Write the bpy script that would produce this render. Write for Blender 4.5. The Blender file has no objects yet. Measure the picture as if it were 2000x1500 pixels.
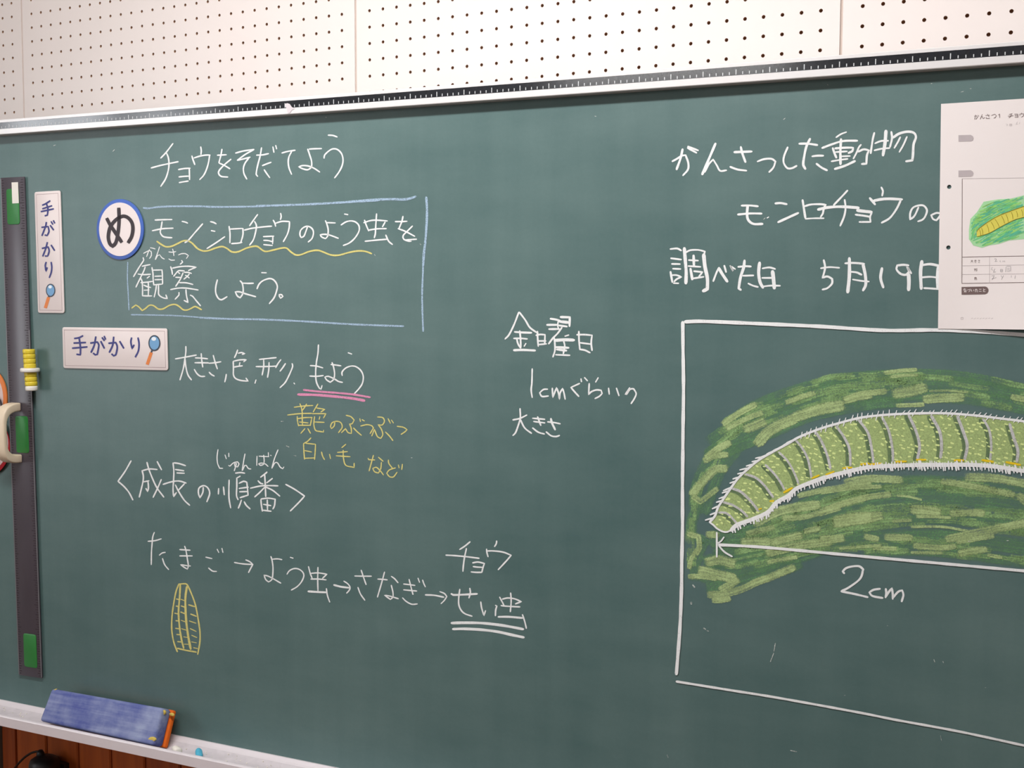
import bpy, bmesh, math, random
from mathutils import Matrix, Vector
random.seed(7)
SC = bpy.context.scene
COL = SC.collection

# ------------------------------------------------------------------ camera
F = 2357.577
CAM = Vector((2.2681805, -1.90554207, -0.41536641))
RGT = Vector((0.8813705738638659, 0.47241492168846827, 0.0031706928107969913))
DWN = Vector((0.036343450515251924, -0.061110219566039695, -0.9974691447203942))
FWD = Vector((-0.4710255461559038, 0.8792551864109817, -0.07102993761692113))
cd = bpy.data.cameras.new('camera'); cam = bpy.data.objects.new('camera', cd); COL.objects.link(cam)
cd.sensor_width = 36.0; cd.lens = F / 2000 * 36.0; cd.clip_start = 0.02
cam.matrix_world = Matrix(((RGT.x, -DWN.x, -FWD.x, CAM.x), (RGT.y, -DWN.y, -FWD.y, CAM.y), (RGT.z, -DWN.z, -FWD.z, CAM.z), (0, 0, 0, 1)))
SC.camera = cam

# ------------------------------------------------------------------ world, lights, exposure
SC.view_settings.view_transform = 'Standard'; SC.view_settings.look = 'None'
SC.view_settings.gamma = 1.0; SC.view_settings.use_curve_mapping = False
SC.view_settings.exposure = 0.0
W = bpy.data.worlds.new('sky'); SC.world = W; W.use_nodes = True
W.node_tree.nodes['Background'].inputs[0].default_value = (0.86, 0.93, 1.0, 1)
W.node_tree.nodes['Background'].inputs[1].default_value = 0.9
FLOOR, CEIL = -2.15, 0.90
XL, XR, YB = -1.75, 6.2, -7.6

def area(name, loc, rot, sx, sy, power, color):
    l = bpy.data.lights.new(name, 'AREA'); l.shape = 'RECTANGLE'; l.size = sx; l.size_y = sy
    l.energy = power; l.color = color
    o = bpy.data.objects.new(name, l); COL.objects.link(o); o.location = loc; o.rotation_euler = rot
    return o
WIN_Z = (-1.05, 0.62)
WINS = [(-3.17, -2.40), (-4.05, -3.30)]
for a, b in WINS:
    area('daylight', (XL - 0.06, (a + b) / 2, sum(WIN_Z) / 2), (0, -math.pi / 2, 0), WIN_Z[1] - WIN_Z[0], b - a, 33.0, (0.93, 0.96, 1.0))
BOARD_LAMPS = [(1.32, -1.25)]          # row of tubes that lights the board
ROOM_LAMPS = [(x, -4.6) for x in (0.6, 3.2)]
LAMPS = BOARD_LAMPS + ROOM_LAMPS
for x, y in LAMPS:
    area('lamp_light', (x, y, CEIL - 0.12), (math.radians(18) if y > -2 else 0, 0, 0), 1.5 if y > -2 else 1.2, 0.14, 36.0 if y > -2 else 14.0, (1.0, 0.985, 0.975))

# ------------------------------------------------------------------ board plane
S = 0.0720771; NS = math.sqrt(1 + S * S)
U = Vector((1, S, 0)) / NS; NN = Vector((S, -1, 0)) / NS
O = Vector((0, -0.2685 + 0.02 * NS, 0))
ANG = math.atan(S)
def ray(x, y): return RGT * ((x - 1000) / F) + DWN * ((y - 750) / F) + FWD
def at(x, y, n=0.0):
    d = ray(x, y); s = (n - (CAM - O).dot(NN)) / d.dot(NN); P = CAM + d * s
    return (P - O).dot(U), P.z
def wallpt(x, y, Y=0.0):
    d = ray(x, y); s = (Y - CAM.y) / d.y; return CAM + d * s

# ------------------------------------------------------------------ materials
def s2l(c): return tuple((x / 255 / 12.92) if x / 255 <= 0.04045 else ((x / 255 + 0.055) / 1.055) ** 2.4 for x in c)
def nt(name):
    m = bpy.data.materials.new(name); m.use_nodes = True; t = m.node_tree; t.nodes.clear()
    out = t.nodes.new('ShaderNodeOutputMaterial'); return m, t, out
def nd(t, k, **kw):
    n = t.nodes.new(k)
    for a, b in kw.items():
        if a[0] == 'i' and a[1:].isdigit(): n.inputs[int(a[1:])].default_value = b
        elif a in n.inputs: n.inputs[a].default_value = b
        else: setattr(n, a, b)
    return n
def noise(t, vec, scale, detail=3, rough=0.5):
    n = nd(t, 'ShaderNodeTexNoise', Scale=scale, Detail=detail, Roughness=rough); t.links.new(vec, n.inputs['Vector']); return n.outputs['Fac']
def maprange(t, v, a, b, c, d):
    n = nd(t, 'ShaderNodeMapRange'); n.inputs['From Min'].default_value = a; n.inputs['From Max'].default_value = b
    n.inputs['To Min'].default_value = c; n.inputs['To Max'].default_value = d; t.links.new(v, n.inputs['Value']); return n.outputs[0]
def math2(t, op, a, b):
    n = nd(t, 'ShaderNodeMath', operation=op)
    for i, v in enumerate((a, b)):
        if isinstance(v, (int, float)): n.inputs[i].default_value = v
        else: t.links.new(v, n.inputs[i])
    return n.outputs[0]
def mixc(t, f, a, b):
    n = nd(t, 'ShaderNodeMix', data_type='RGBA')
    if isinstance(f, (int, float)): n.inputs[0].default_value = f
    else: t.links.new(f, n.inputs[0])
    for i, v in ((6, a), (7, b)):
        if isinstance(v, tuple): n.inputs[i].default_value = (*v, 1)
        else: t.links.new(v, n.inputs[i])
    return n.outputs[2]
def coords(t, scale=(1, 1, 1), kind='Object', rot=(0, 0, 0)):
    c = nd(t, 'ShaderNodeTexCoord'); m = nd(t, 'ShaderNodeMapping'); m.inputs['Scale'].default_value = scale; m.inputs['Rotation'].default_value = rot
    t.links.new(c.outputs[kind], m.inputs[0]); return m.outputs[0]
def simple(name, col, rough=0.5, spec=0.5, var=0.06, scale=40, metal=0.0, bump=0.0, stretch=(1, 1, 1), lin=False, alpha=1.0):
    m, t, out = nt(name); c = col if lin else s2l(col)
    b = nd(t, 'ShaderNodeBsdfPrincipled'); b.inputs['Roughness'].default_value = rough
    b.inputs['Specular IOR Level'].default_value = spec; b.inputs['Metallic'].default_value = metal
    n = noise(t, coords(t, stretch), scale, 4)
    t.links.new(mixc(t, n, tuple(x * (1 - var * 1.6) for x in c), tuple(min(1, x * (1 + var * 1.6)) for x in c)), b.inputs['Base Color'])
    if bump:
        bp = nd(t, 'ShaderNodeBump', Strength=bump, Distance=0.001); t.links.new(n, bp.inputs['Height']); t.links.new(bp.outputs[0], b.inputs['Normal'])
    b.inputs['Alpha'].default_value = alpha
    t.links.new(b.outputs[0], out.inputs[0]); return m
def chalk(name, col, dens, grain=1.0, streak=0.0, rough=1.0, soft=False):
    # chalk dust on the board: opacity breaks up with grain and, for broad strokes, with streaks along the stroke (UV: metres along, metres across)
    m, t, out = nt(name); c = s2l(col)
    b = nd(t, 'ShaderNodeBsdfPrincipled'); b.inputs['Roughness'].default_value = rough; b.inputs['Specular IOR Level'].default_value = 0.05
    g = noise(t, coords(t), 480, 2, 0.6)
    big = noise(t, coords(t), 34, 3, 0.6)
    t.links.new(mixc(t, big, tuple(x * 0.9 for x in c), tuple(min(1, x * 1.06) for x in c)), b.inputs['Base Color'])
    f = maprange(t, g, 0.30, 0.62, -grain * 0.5, grain * 0.5)
    f = math2(t, 'ADD', f, dens)
    if soft:
        at_ = nd(t, 'ShaderNodeAttribute', attribute_name='fade'); fade = at_.outputs['Fac']
    if streak:
        s = noise(t, coords(t, (9, 260, 1), 'UV'), 1.0, 4, 0.65)
        f = math2(t, 'ADD', f, maprange(t, s, 0.3, 0.7, -streak, streak))
        f = math2(t, 'ADD', f, maprange(t, big, 0.3, 0.7, -streak * 0.7, streak * 0.7))
    if soft: f = math2(t, 'MULTIPLY', f, maprange(t, math2(t, 'ADD', fade, maprange(t, g, 0.3, 0.7, -.25, .25)), 0.05, 0.75, 0, 1))
    f = maprange(t, f, 0.0, 1.0, 0.0, 1.0)
    tr = nd(t, 'ShaderNodeBsdfTransparent'); mx = nd(t, 'ShaderNodeMixShader')
    t.links.new(f, mx.inputs[0]); t.links.new(tr.outputs[0], mx.inputs[1]); t.links.new(b.outputs[0], mx.inputs[2])
    t.links.new(mx.outputs[0], out.inputs[0]); return m
M = {}
M['white'] = chalk('chalk_white', (240, 242, 242), 1.15, 0.7)
M['grey'] = chalk('chalk_thin_white', (205, 205, 205), 0.85, 0.4, 0.12)
M['yellow'] = chalk('chalk_yellow', (222, 212, 134), 1.05, 0.7)
M['gold'] = chalk('chalk_gold', (236, 205, 50), 1.4, 0.4)
M['blue'] = chalk('chalk_blue', (168, 192, 214), 0.85, 0.8)
M['pink'] = chalk('chalk_pink', (226, 150, 184), 1.0, 0.7)
M['dim'] = chalk('chalk_green_thin', (116, 160, 116), 0.40, 0.45, 0.28, soft=True)
M['medium'] = chalk('chalk_green_medium', (150, 186, 128), 0.40, 0.6, 0.45, soft=True)
M['bright'] = chalk('chalk_green_thick', (180, 202, 144), 0.66, 0.4, 0.34, soft=True)
M['body'] = chalk('chalk_body_green', (178, 200, 134), 0.80, 0.3, 0.0)
M['dot'] = chalk('chalk_dot', (220, 236, 160), 1.3, 0.3)
M['shade'] = chalk('chalk_shade_green', (86, 116, 96), 0.45, 0.3, 0.1)
M['speck'] = chalk('chalk_speck', (215, 220, 215), 0.5, 0.8)

def board_mat():
    m, t, out = nt('board_green')
    b = nd(t, 'ShaderNodeBsdfPrincipled')
    big = noise(t, coords(t, (1, 1, 1)), 1.6, 4, 0.55)
    st = noise(t, coords(t, (2.2, 1, 7), rot=(0, 0.5, 0)), 2.3, 5, 0.6)
    ver = noise(t, coords(t, (14, 1, 1.2)), 1.3, 4, 0.6)
    fine = noise(t, coords(t), 160, 4, 0.7)
    f = math2(t, 'ADD', math2(t, 'MULTIPLY', big, 0.45), math2(t, 'MULTIPLY', st, 0.30))
    f = math2(t, 'ADD', f, math2(t, 'MULTIPLY', ver, 0.20))
    f = math2(t, 'ADD', f, math2(t, 'MULTIPLY', fine, 0.10))
    f = maprange(t, f, 0.40, 0.66, 0, 1)
    t.links.new(mixc(t, f, s2l((75, 103, 102)), s2l((97, 122, 120))), b.inputs['Base Color'])
    b.inputs['Roughness'].default_value = 0.42; b.inputs['Specular IOR Level'].default_value = 0.5
    bp = nd(t, 'ShaderNodeBump', Strength=0.12, Distance=0.0004); t.links.new(fine, bp.inputs['Height']); t.links.new(bp.outputs[0], b.inputs['Normal'])
    t.links.new(b.outputs[0], out.inputs[0]); return m
M['board'] = board_mat()
M['panel'] = simple('perforated_panel_paint', (236, 226, 222), 0.62, 0.3, 0.015, 6)
M['panel_hole'] = simple('panel_core_brown', (182, 146, 120), 0.9, 0.2, 0.08, 60)
M['joint'] = simple('joint_strip_beige', (205, 188, 178), 0.7, 0.3, 0.03, 20)
M['wallwhite'] = simple('wall_paint', (214, 206, 198), 0.8, 0.2, 0.02, 5)
M['ceilmat'] = simple('ceiling_board', (226, 224, 218), 0.85, 0.2, 0.02, 8)
M['floormat'] = simple('floor_wood', (120, 78, 48), 0.45, 0.4, 0.12, 9, stretch=(1, 8, 1))
M['alu'] = simple('frame_white_aluminium', (228, 226, 226), 0.33, 0.5, 0.015, 30, metal=0.15)
M['tray'] = simple('tray_aluminium', (232, 224, 228), 0.42, 0.5, 0.03, 30, metal=0.1)
M['darkstrip'] = simple('magnetic_strip_black', (38, 41, 46), 0.13, 0.8, 0.15, 120)
M['tick'] = simple('tick_white', (215, 218, 220), 0.5, 0.4, 0.03, 200)
M['casing'] = simple('casing_grey', (120, 122, 122), 0.6, 0.4, 0.05, 20)
M['cardwhite'] = simple('card_magnet_white', (236, 224, 222), 0.38, 0.4, 0.012, 20)
M['cardline'] = simple('card_printed_line', (150, 118, 126), 0.6, 0.3, 0.03, 60)
M['navy'] = simple('print_navy', (58, 62, 128), 0.5, 0.4, 0.08, 90)
M['ink'] = simple('print_dark_ink', (44, 30, 36), 0.45, 0.4, 0.10, 90)
M['brown'] = simple('print_brown_grey', (118, 100, 98), 0.8, 0.2, 0.05, 90)
M['faint'] = simple('print_faint_grey', (188, 178, 180), 0.8, 0.2, 0.05, 90)
M['pencil'] = simple('pencil_grey', (150, 146, 150), 0.8, 0.2, 0.08, 300)
M['rimblue'] = simple('print_blue_ring', (74, 108, 190), 0.4, 0.45, 0.05, 40)
M['lens'] = simple('print_lens_blue', (108, 160, 204), 0.4, 0.4, 0.04, 60)
M['lensrim'] = simple('print_lens_rim', (40, 52, 70), 0.4, 0.4, 0.05, 60)
M['lenshi'] = simple('print_lens_highlight', (232, 240, 246), 0.4, 0.4, 0.02, 60)
M['orangeprint'] = simple('print_orange', (226, 128, 58), 0.45, 0.4, 0.08, 60)
M['ruler'] = simple('ruler_smoky_acrylic', (82, 76, 84), 0.30, 0.55, 0.14, 14, alpha=0.90, stretch=(3, 1, 0.6))
M['ruleredge'] = simple('ruler_edge_pale', (112, 110, 114), 0.4, 0.5, 0.15, 60)
M['grad'] = simple('ruler_graduation_print', (60, 50, 56), 0.6, 0.3, 0.1, 90)
M['gradred'] = simple('ruler_graduation_red', (140, 66, 70), 0.6, 0.3, 0.1, 90)
M['greenpad'] = simple('ruler_green_magnet', (44, 128, 58), 0.42, 0.5, 0.08, 25)
M['cream'] = simple('handle_cream_plastic', (232, 214, 188), 0.4, 0.45, 0.03, 20)
M['sticker'] = simple('sticker_white', (238, 234, 226), 0.6, 0.3, 0.02, 40)
M['magyellow'] = simple('magnet_yellow_plastic', (228, 205, 60), 0.38, 0.5, 0.04, 30)
M['magwhite'] = simple('magnet_white_plastic', (240, 236, 228), 0.35, 0.5, 0.02, 30)
M['palepink'] = simple('magnet_print_pale_pink', (222, 198, 194), 0.45, 0.4, 0.02, 30)
M['rimred'] = simple('magnet_print_red', (186, 30, 44), 0.45, 0.4, 0.06, 30)
M['rimorange'] = simple('magnet_print_orange', (220, 124, 60), 0.45, 0.4, 0.06, 30)
M['paper'] = simple('paper_white', (238, 230, 228), 0.75, 0.2, 0.012, 8)
M['chalkw'] = simple('chalk_stick_white', (242, 236, 226), 0.95, 0.1, 0.04, 90, bump=0.3)
M['chalkb'] = simple('chalk_stick_blue', (92, 186, 216), 0.95, 0.1, 0.06, 90, bump=0.3)
M['chalkp'] = simple('chalk_stick_pink', (236, 196, 196), 0.95, 0.1, 0.06, 90, bump=0.3)
M['dust'] = simple('chalk_dust', (214, 206, 210), 1.0, 0.05, 0.10, 60, bump=0.5)
M['orange'] = simple('eraser_orange_pad', (236, 112, 38), 0.85, 0.15, 0.08, 90, bump=0.3)
M['foam'] = simple('eraser_worn_foam', (226, 200, 104), 0.95, 0.1, 0.12, 200, bump=0.4)
M['black'] = simple('adapter_black', (26, 26, 30), 0.45, 0.5, 0.2, 40)
M['cord'] = simple('cord_black', (30, 18, 16), 0.5, 0.4, 0.1, 40)
M['greyarm'] = simple('bracket_grey', (84, 70, 58), 0.5, 0.4, 0.1, 40)
M['greypost'] = simple('corner_post_grey', (128, 120, 112), 0.7, 0.3, 0.05, 20)
M['winframe'] = simple('window_frame_aluminium', (190, 192, 192), 0.4, 0.5, 0.03, 20, metal=0.5)
M['cgreen'] = simple('crayon_green', (112, 196, 128), 0.8, 0.2, 0.16, 60, stretch=(1, 1, 3))
M['cgreen2'] = simple('crayon_leaf_green', (150, 212, 120), 0.8, 0.2, 0.14, 70, stretch=(1, 1, 3))
M['cteal'] = simple('crayon_teal', (96, 186, 150), 0.8, 0.2, 0.14, 70)
M['cpale'] = simple('crayon_pale_green', (168, 220, 166), 0.8, 0.2, 0.10, 80)
M['cyellow'] = simple('crayon_yellow', (220, 210, 96), 0.8, 0.2, 0.08, 60)
M['cline'] = simple('crayon_brown_line', (146, 130, 40), 0.8, 0.2, 0.08, 60)
def lampmat():
    m, t, out = nt('lamp_glow'); e = nd(t, 'ShaderNodeEmission', Strength=6.0); e.inputs[0].default_value = (1, 0.97, 0.93, 1); t.links.new(e.outputs[0], out.inputs[0]); return m
M['lamp'] = lampmat()
def wood_mat(name, a, b):
    m, t, out = nt(name); bs = nd(t, 'ShaderNodeBsdfPrincipled', Roughness=0.42)
    oi = nd(t, 'ShaderNodeObjectInfo')
    g = noise(t, coords(t, (28, 4, 1.4)), 2.2, 5, 0.6); g2 = noise(t, coords(t, (5, 3, 0.6)), 1.5, 3)
    f = math2(t, 'ADD', math2(t, 'MULTIPLY', g, 0.6), math2(t, 'MULTIPLY', g2, 0.3))
    f = math2(t, 'ADD', f, math2(t, 'MULTIPLY', oi.outputs['Random'], 0.22))
    t.links.new(mixc(t, maprange(t, f, 0.3, 0.75, 0, 1), s2l(a), s2l(b)), bs.inputs['Base Color'])
    t.links.new(bs.outputs[0], out.inputs[0]); return m
M['plank'] = wood_mat('plank_wood_orange', (138, 58, 22), (186, 92, 34))
M['groove'] = simple('groove_dark_wood', (70, 26, 12), 0.7, 0.2, 0.1, 30)
def eraser_mat():
    m, t, out = nt('eraser_blue_cloth'); b = nd(t, 'ShaderNodeBsdfPrincipled', Roughness=0.85); b.inputs['Specular IOR Level'].default_value = 0.2
    co = coords(t)
    big = noise(t, co, 16, 4, 0.6); fine = noise(t, coords(t, (1, 1, 1)), 260, 3, 0.7); strk = noise(t, coords(t, (3, 40, 40)), 3, 4, 0.6)
    f = math2(t, 'ADD', math2(t, 'MULTIPLY', big, 0.9), math2(t, 'MULTIPLY', strk, 0.5))
    f = maprange(t, f, 0.55, 0.95, 0.0, 0.75)
    sp = maprange(t, fine, 0.66, 0.74, 0.0, 0.8)
    f = math2(t, 'MAXIMUM', f, math2(t, 'MULTIPLY', sp, big))
    t.links.new(mixc(t, f, s2l((88, 98, 158)), s2l((168, 178, 204))), b.inputs['Base Color'])
    bp = nd(t, 'ShaderNodeBump', Strength=0.25, Distance=0.0006); t.links.new(fine, bp.inputs['Height']); t.links.new(bp.outputs[0], b.inputs['Normal'])
    t.links.new(b.outputs[0], out.inputs[0]); return m
M['eraser'] = eraser_mat()

# ------------------------------------------------------------------ object helpers
def tag(o, label=None, cat=None, group=None, kind=None):
    for k, v in (('label', label), ('category', cat), ('group', group), ('kind', kind)):
        if v: o[k] = v
    return o
def setfade(o):
    a = o.data.attributes.new('fade', 'FLOAT', 'POINT'); a.data.foreach_set('value', list(FADE)); return o
def mesh(name, verts, faces, mat, smooth=False, uvs=None, mats=None, midx=None):
    me = bpy.data.meshes.new(name); me.from_pydata(verts, [], faces)
    for m in (mats or [mat]): me.materials.append(m)
    if midx: me.polygons.foreach_set('material_index', midx)
    if smooth: me.polygons.foreach_set('use_smooth', [True] * len(me.polygons))
    if uvs:
        l = me.uv_layers.new(name='UVMap')
        for lp in me.loops: l.data[lp.index].uv = uvs[lp.vertex_index]
    me.update(); return me
def link(name, me, parent=None, loc=None, rotz=None):
    o = bpy.data.objects.new(name, me); COL.objects.link(o)
    if parent is not None: o.parent = parent
    if loc is not None: o.location = loc
    if rotz is not None: o.rotation_euler = (0, 0, rotz)
    return o
def bevel_me(me, w, seg=2, ang=0.6):
    bm = bmesh.new(); bm.from_mesh(me); bmesh.ops.recalc_face_normals(bm, faces=bm.faces)
    ed = [e for e in bm.edges if len(e.link_faces) == 2 and e.calc_face_angle(0) > ang]
    bmesh.ops.bevel(bm, geom=ed, offset=w, segments=seg, affect='EDGES', profile=0.5, clamp_overlap=True)
    bm.to_mesh(me); bm.free(); me.polygons.foreach_set('use_smooth', [True] * len(me.polygons)); me.update()
    try: me.set_sharp_from_angle(angle=0.7)
    except Exception: pass
    return me
class Base:
    # a thing standing on / hanging at the board: Empty with the board's rotation; meshes are given in (u, v, n)
    def __init__(s, name, u=0, v=0, n=0, label=None, cat=None, group=None, parent=None, own=True):
        s.u, s.v, s.n = u, v, n
        if own:
            s.o = bpy.data.objects.new(name, None); COL.objects.link(s.o); s.o.empty_display_size = 0.02
            s.o.location = O + U * u + NN * n + Vector((0, 0, v)); s.o.rotation_euler = (0, 0, ANG)
            tag(s.o, label, cat, group)
    def L(s, p): return (p[0] - s.u, -(p[2] - s.n), p[1] - s.v)
    def add(s, name, verts, faces, mat, parent=None, smooth=False, uvs=None, bev=0, seg=2, **kw):
        me = mesh(name, [s.L(p) for p in verts], faces, mat, smooth, uvs, **kw)
        if bev: bevel_me(me, bev, seg)
        return link(name, me, parent or s.o)
    def single(s, name, verts, faces, mat, bev=0, seg=2, smooth=False, **kw):
        me = mesh(name, [s.L(p) for p in verts], faces, mat, smooth)
        if bev: bevel_me(me, bev, seg)
        o = link(name, me); o.location = O + U * s.u + NN * s.n + Vector((0, 0, s.v)); o.rotation_euler = (0, 0, ANG)
        return o
def boxf(u0, u1, v0, v1, n0, n1):
    V = [(u, v, n) for u in (u0, u1) for v in (v0, v1) for n in (n0, n1)]
    return V, [(0, 1, 3, 2), (4, 6, 7, 5), (0, 4, 5, 1), (2, 3, 7, 6), (0, 2, 6, 4), (1, 5, 7, 3)]
def join(*vf):
    V, Fc = [], []
    for v, f in vf:
        k = len(V); V += list(v); Fc += [tuple(i + k for i in g) for g in f]
    return V, Fc
def slab(outline, n0, n1):
    # outline (u,v) loop -> closed slab between n0 and n1
    k = len(outline); V = [(u, v, n0) for u, v in outline] + [(u, v, n1) for u, v in outline]
    Fc = [tuple(range(k))[::-1], tuple(range(k, 2 * k))] + [(i, (i + 1) % k, (i + 1) % k + k, i + k) for i in range(k)]
    return V, Fc
def roundrect(c, r, seg=5):
    # c = four (u,v) corners TL TR BR BL (any quad); rounds each corner
    out = []
    for i in range(4):
        P = Vector(c[i]); a = (Vector(c[i - 1]) - P).normalized(); b = (Vector(c[(i + 1) % 4]) - P).normalized()
        p0, p1 = P + a * r, P + b * r
        for k in range(seg + 1):
            t = k / seg; q = (1 - t) ** 2 * p0 + 2 * t * (1 - t) * P + t * t * p1; out.append((q.x, q.y))
    return out
def disc(u, v, r, n0, n1, seg=40, ru=None):
    return slab([(u + (ru or r) * math.cos(2 * math.pi * k / seg), v + r * math.sin(2 * math.pi * k / seg)) for k in range(seg)], n0, n1)

# ------------------------------------------------------------------ hand-drawn strokes
def smooth_pts(P, step=2.5):
    if len(P) < 3:
        out = [Vector(P[0])]; d = (Vector(P[-1]) - Vector(P[0])).length; k = max(1, int(d / (step * 2)))
        return [Vector(P[0]).lerp(Vector(P[-1]), i / k) for i in range(k + 1)]
    P = [Vector(p) for p in P]; corner = [False] * len(P)
    for i in range(1, len(P) - 1):
        a, b = P[i] - P[i - 1], P[i + 1] - P[i]
        if a.length < 1e-6 or b.length < 1e-6: continue
        if a.normalized().dot(b.normalized()) < 0.45: corner[i] = True
    out = [P[0]]
    for i in range(len(P) - 1):
        p1, p2 = P[i], P[i + 1]
        m1 = (p2 - p1) if (i == 0 or corner[i]) else (P[i + 1] - P[i - 1]) * 0.5
        m2 = (p2 - p1) if (i + 2 >= len(P) or corner[i + 1]) else (P[i + 2] - P[i]) * 0.5
        L = (p2 - p1).length
        for m in (m1, m2):
            if m.length > L * 1.3: m *= L * 1.3 / m.length
        k = max(1, int(L / step))
        for j in range(1, k + 1):
            t = j / k; t2, t3 = t * t, t * t * t
            out.append(p1 * (2 * t3 - 3 * t2 + 1) + m1 * (t3 - 2 * t2 + t) + p2 * (-2 * t3 + 3 * t2) + m2 * (t3 - t2))
    return out
FADE = []
def ribbon(P, w, n, mapper, blunt=0.45, wob=0.10, soft=False):
    Q = smooth_pts(P); V, UV, Fc = [], [], []
    COLS = ((-1, 0), (-.62, 1), (.62, 1), (1, 0)) if soft else ((-1, 1), (1, 1)); NC = len(COLS)
    if len(Q) < 2: return V, Fc, UV
    d0 = (Q[0] - Q[1]).normalized(); d1 = (Q[-1] - Q[-2]).normalized()
    Q = [Q[0] + d0 * w * 0.28] + Q + [Q[-1] + d1 * w * 0.28]
    D = [0.0]
    for i in range(1, len(Q)): D.append(D[-1] + (Q[i] - Q[i - 1]).length)
    T = D[-1]; ph = random.random() * 9
    off = random.random() * 50
    for i, q in enumerate(Q):
        a = Q[max(0, i - 1)]; b = Q[min(len(Q) - 1, i + 1)]; t = (b - a)
        if t.length < 1e-6: t = Vector((1, 0))
        t.normalize(); nm = Vector((-t.y, t.x))
        e = min(D[i], T - D[i]) / (w * 0.6 + 1e-6)
        k = blunt + (1 - blunt) * min(1, e) ** 0.6
        k *= 1 + wob * (math.sin(D[i] / (w * 2.1) + ph) * 0.6 + math.sin(D[i] / (w * 0.9) + ph * 2) * 0.4)
        for sg, fd in COLS:
            p = q + nm * (sg * w * 0.5 * k); uu, vv = mapper(p.x, p.y, n)
            V.append((uu, vv, n)); UV.append((off + D[i] * 0.0011, off * 0.37 + sg * w * 0.5 * k * 0.0011))
            if soft: FADE.append(fd * min(1.0, min(D[i], T - D[i]) / (w * .35 + 1e-6) + .05))
    for i in range(len(Q) - 1):
        for c in range(NC - 1): a = NC * i + c; Fc.append((a, a + 1, a + 1 + NC, a + NC))
    return V, Fc, UV
KS = [0]
def strokes(lst, mapper, n0, blunt=0.45, wob=0.10, soft=False):
    V, Fc, UV = [], [], []; FADE.clear()
    for P, w in lst:
        KS[0] += 1; n = n0 + (KS[0] % 14) * 0.00001
        v, f, uv = ribbon(P, w, n, mapper, blunt, wob, soft)
        k = len(V); V += v; UV += uv; Fc += [tuple(i + k for i in g) for g in f]
    return V, Fc, UV
def parse(txt):
    blocks = []; cur = None; ox = oy = 0; k = 1; w = 3
    for line in txt.strip().splitlines():
        line = line.strip()
        if not line: continue
        if line[0] in 'PFC':
            cur = (line.split(' ', 3 if line[0] == 'C' else 2), []); blocks.append(cur)
        elif line[0] == '@':
            ox, oy, k, w = (float(x) for x in line[1:].split())
        else:
            ch = []
            for s in line.split('/'):
                ww = w
                if '*' in s: s, ww = s.split('*'); ww = float(ww)
                ch.append(([(ox + float(a) / k, oy + float(b) / k) for a, b in (p.split() for p in s.split(','))], ww))
            cur[1].append(ch)
    return blocks
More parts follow.
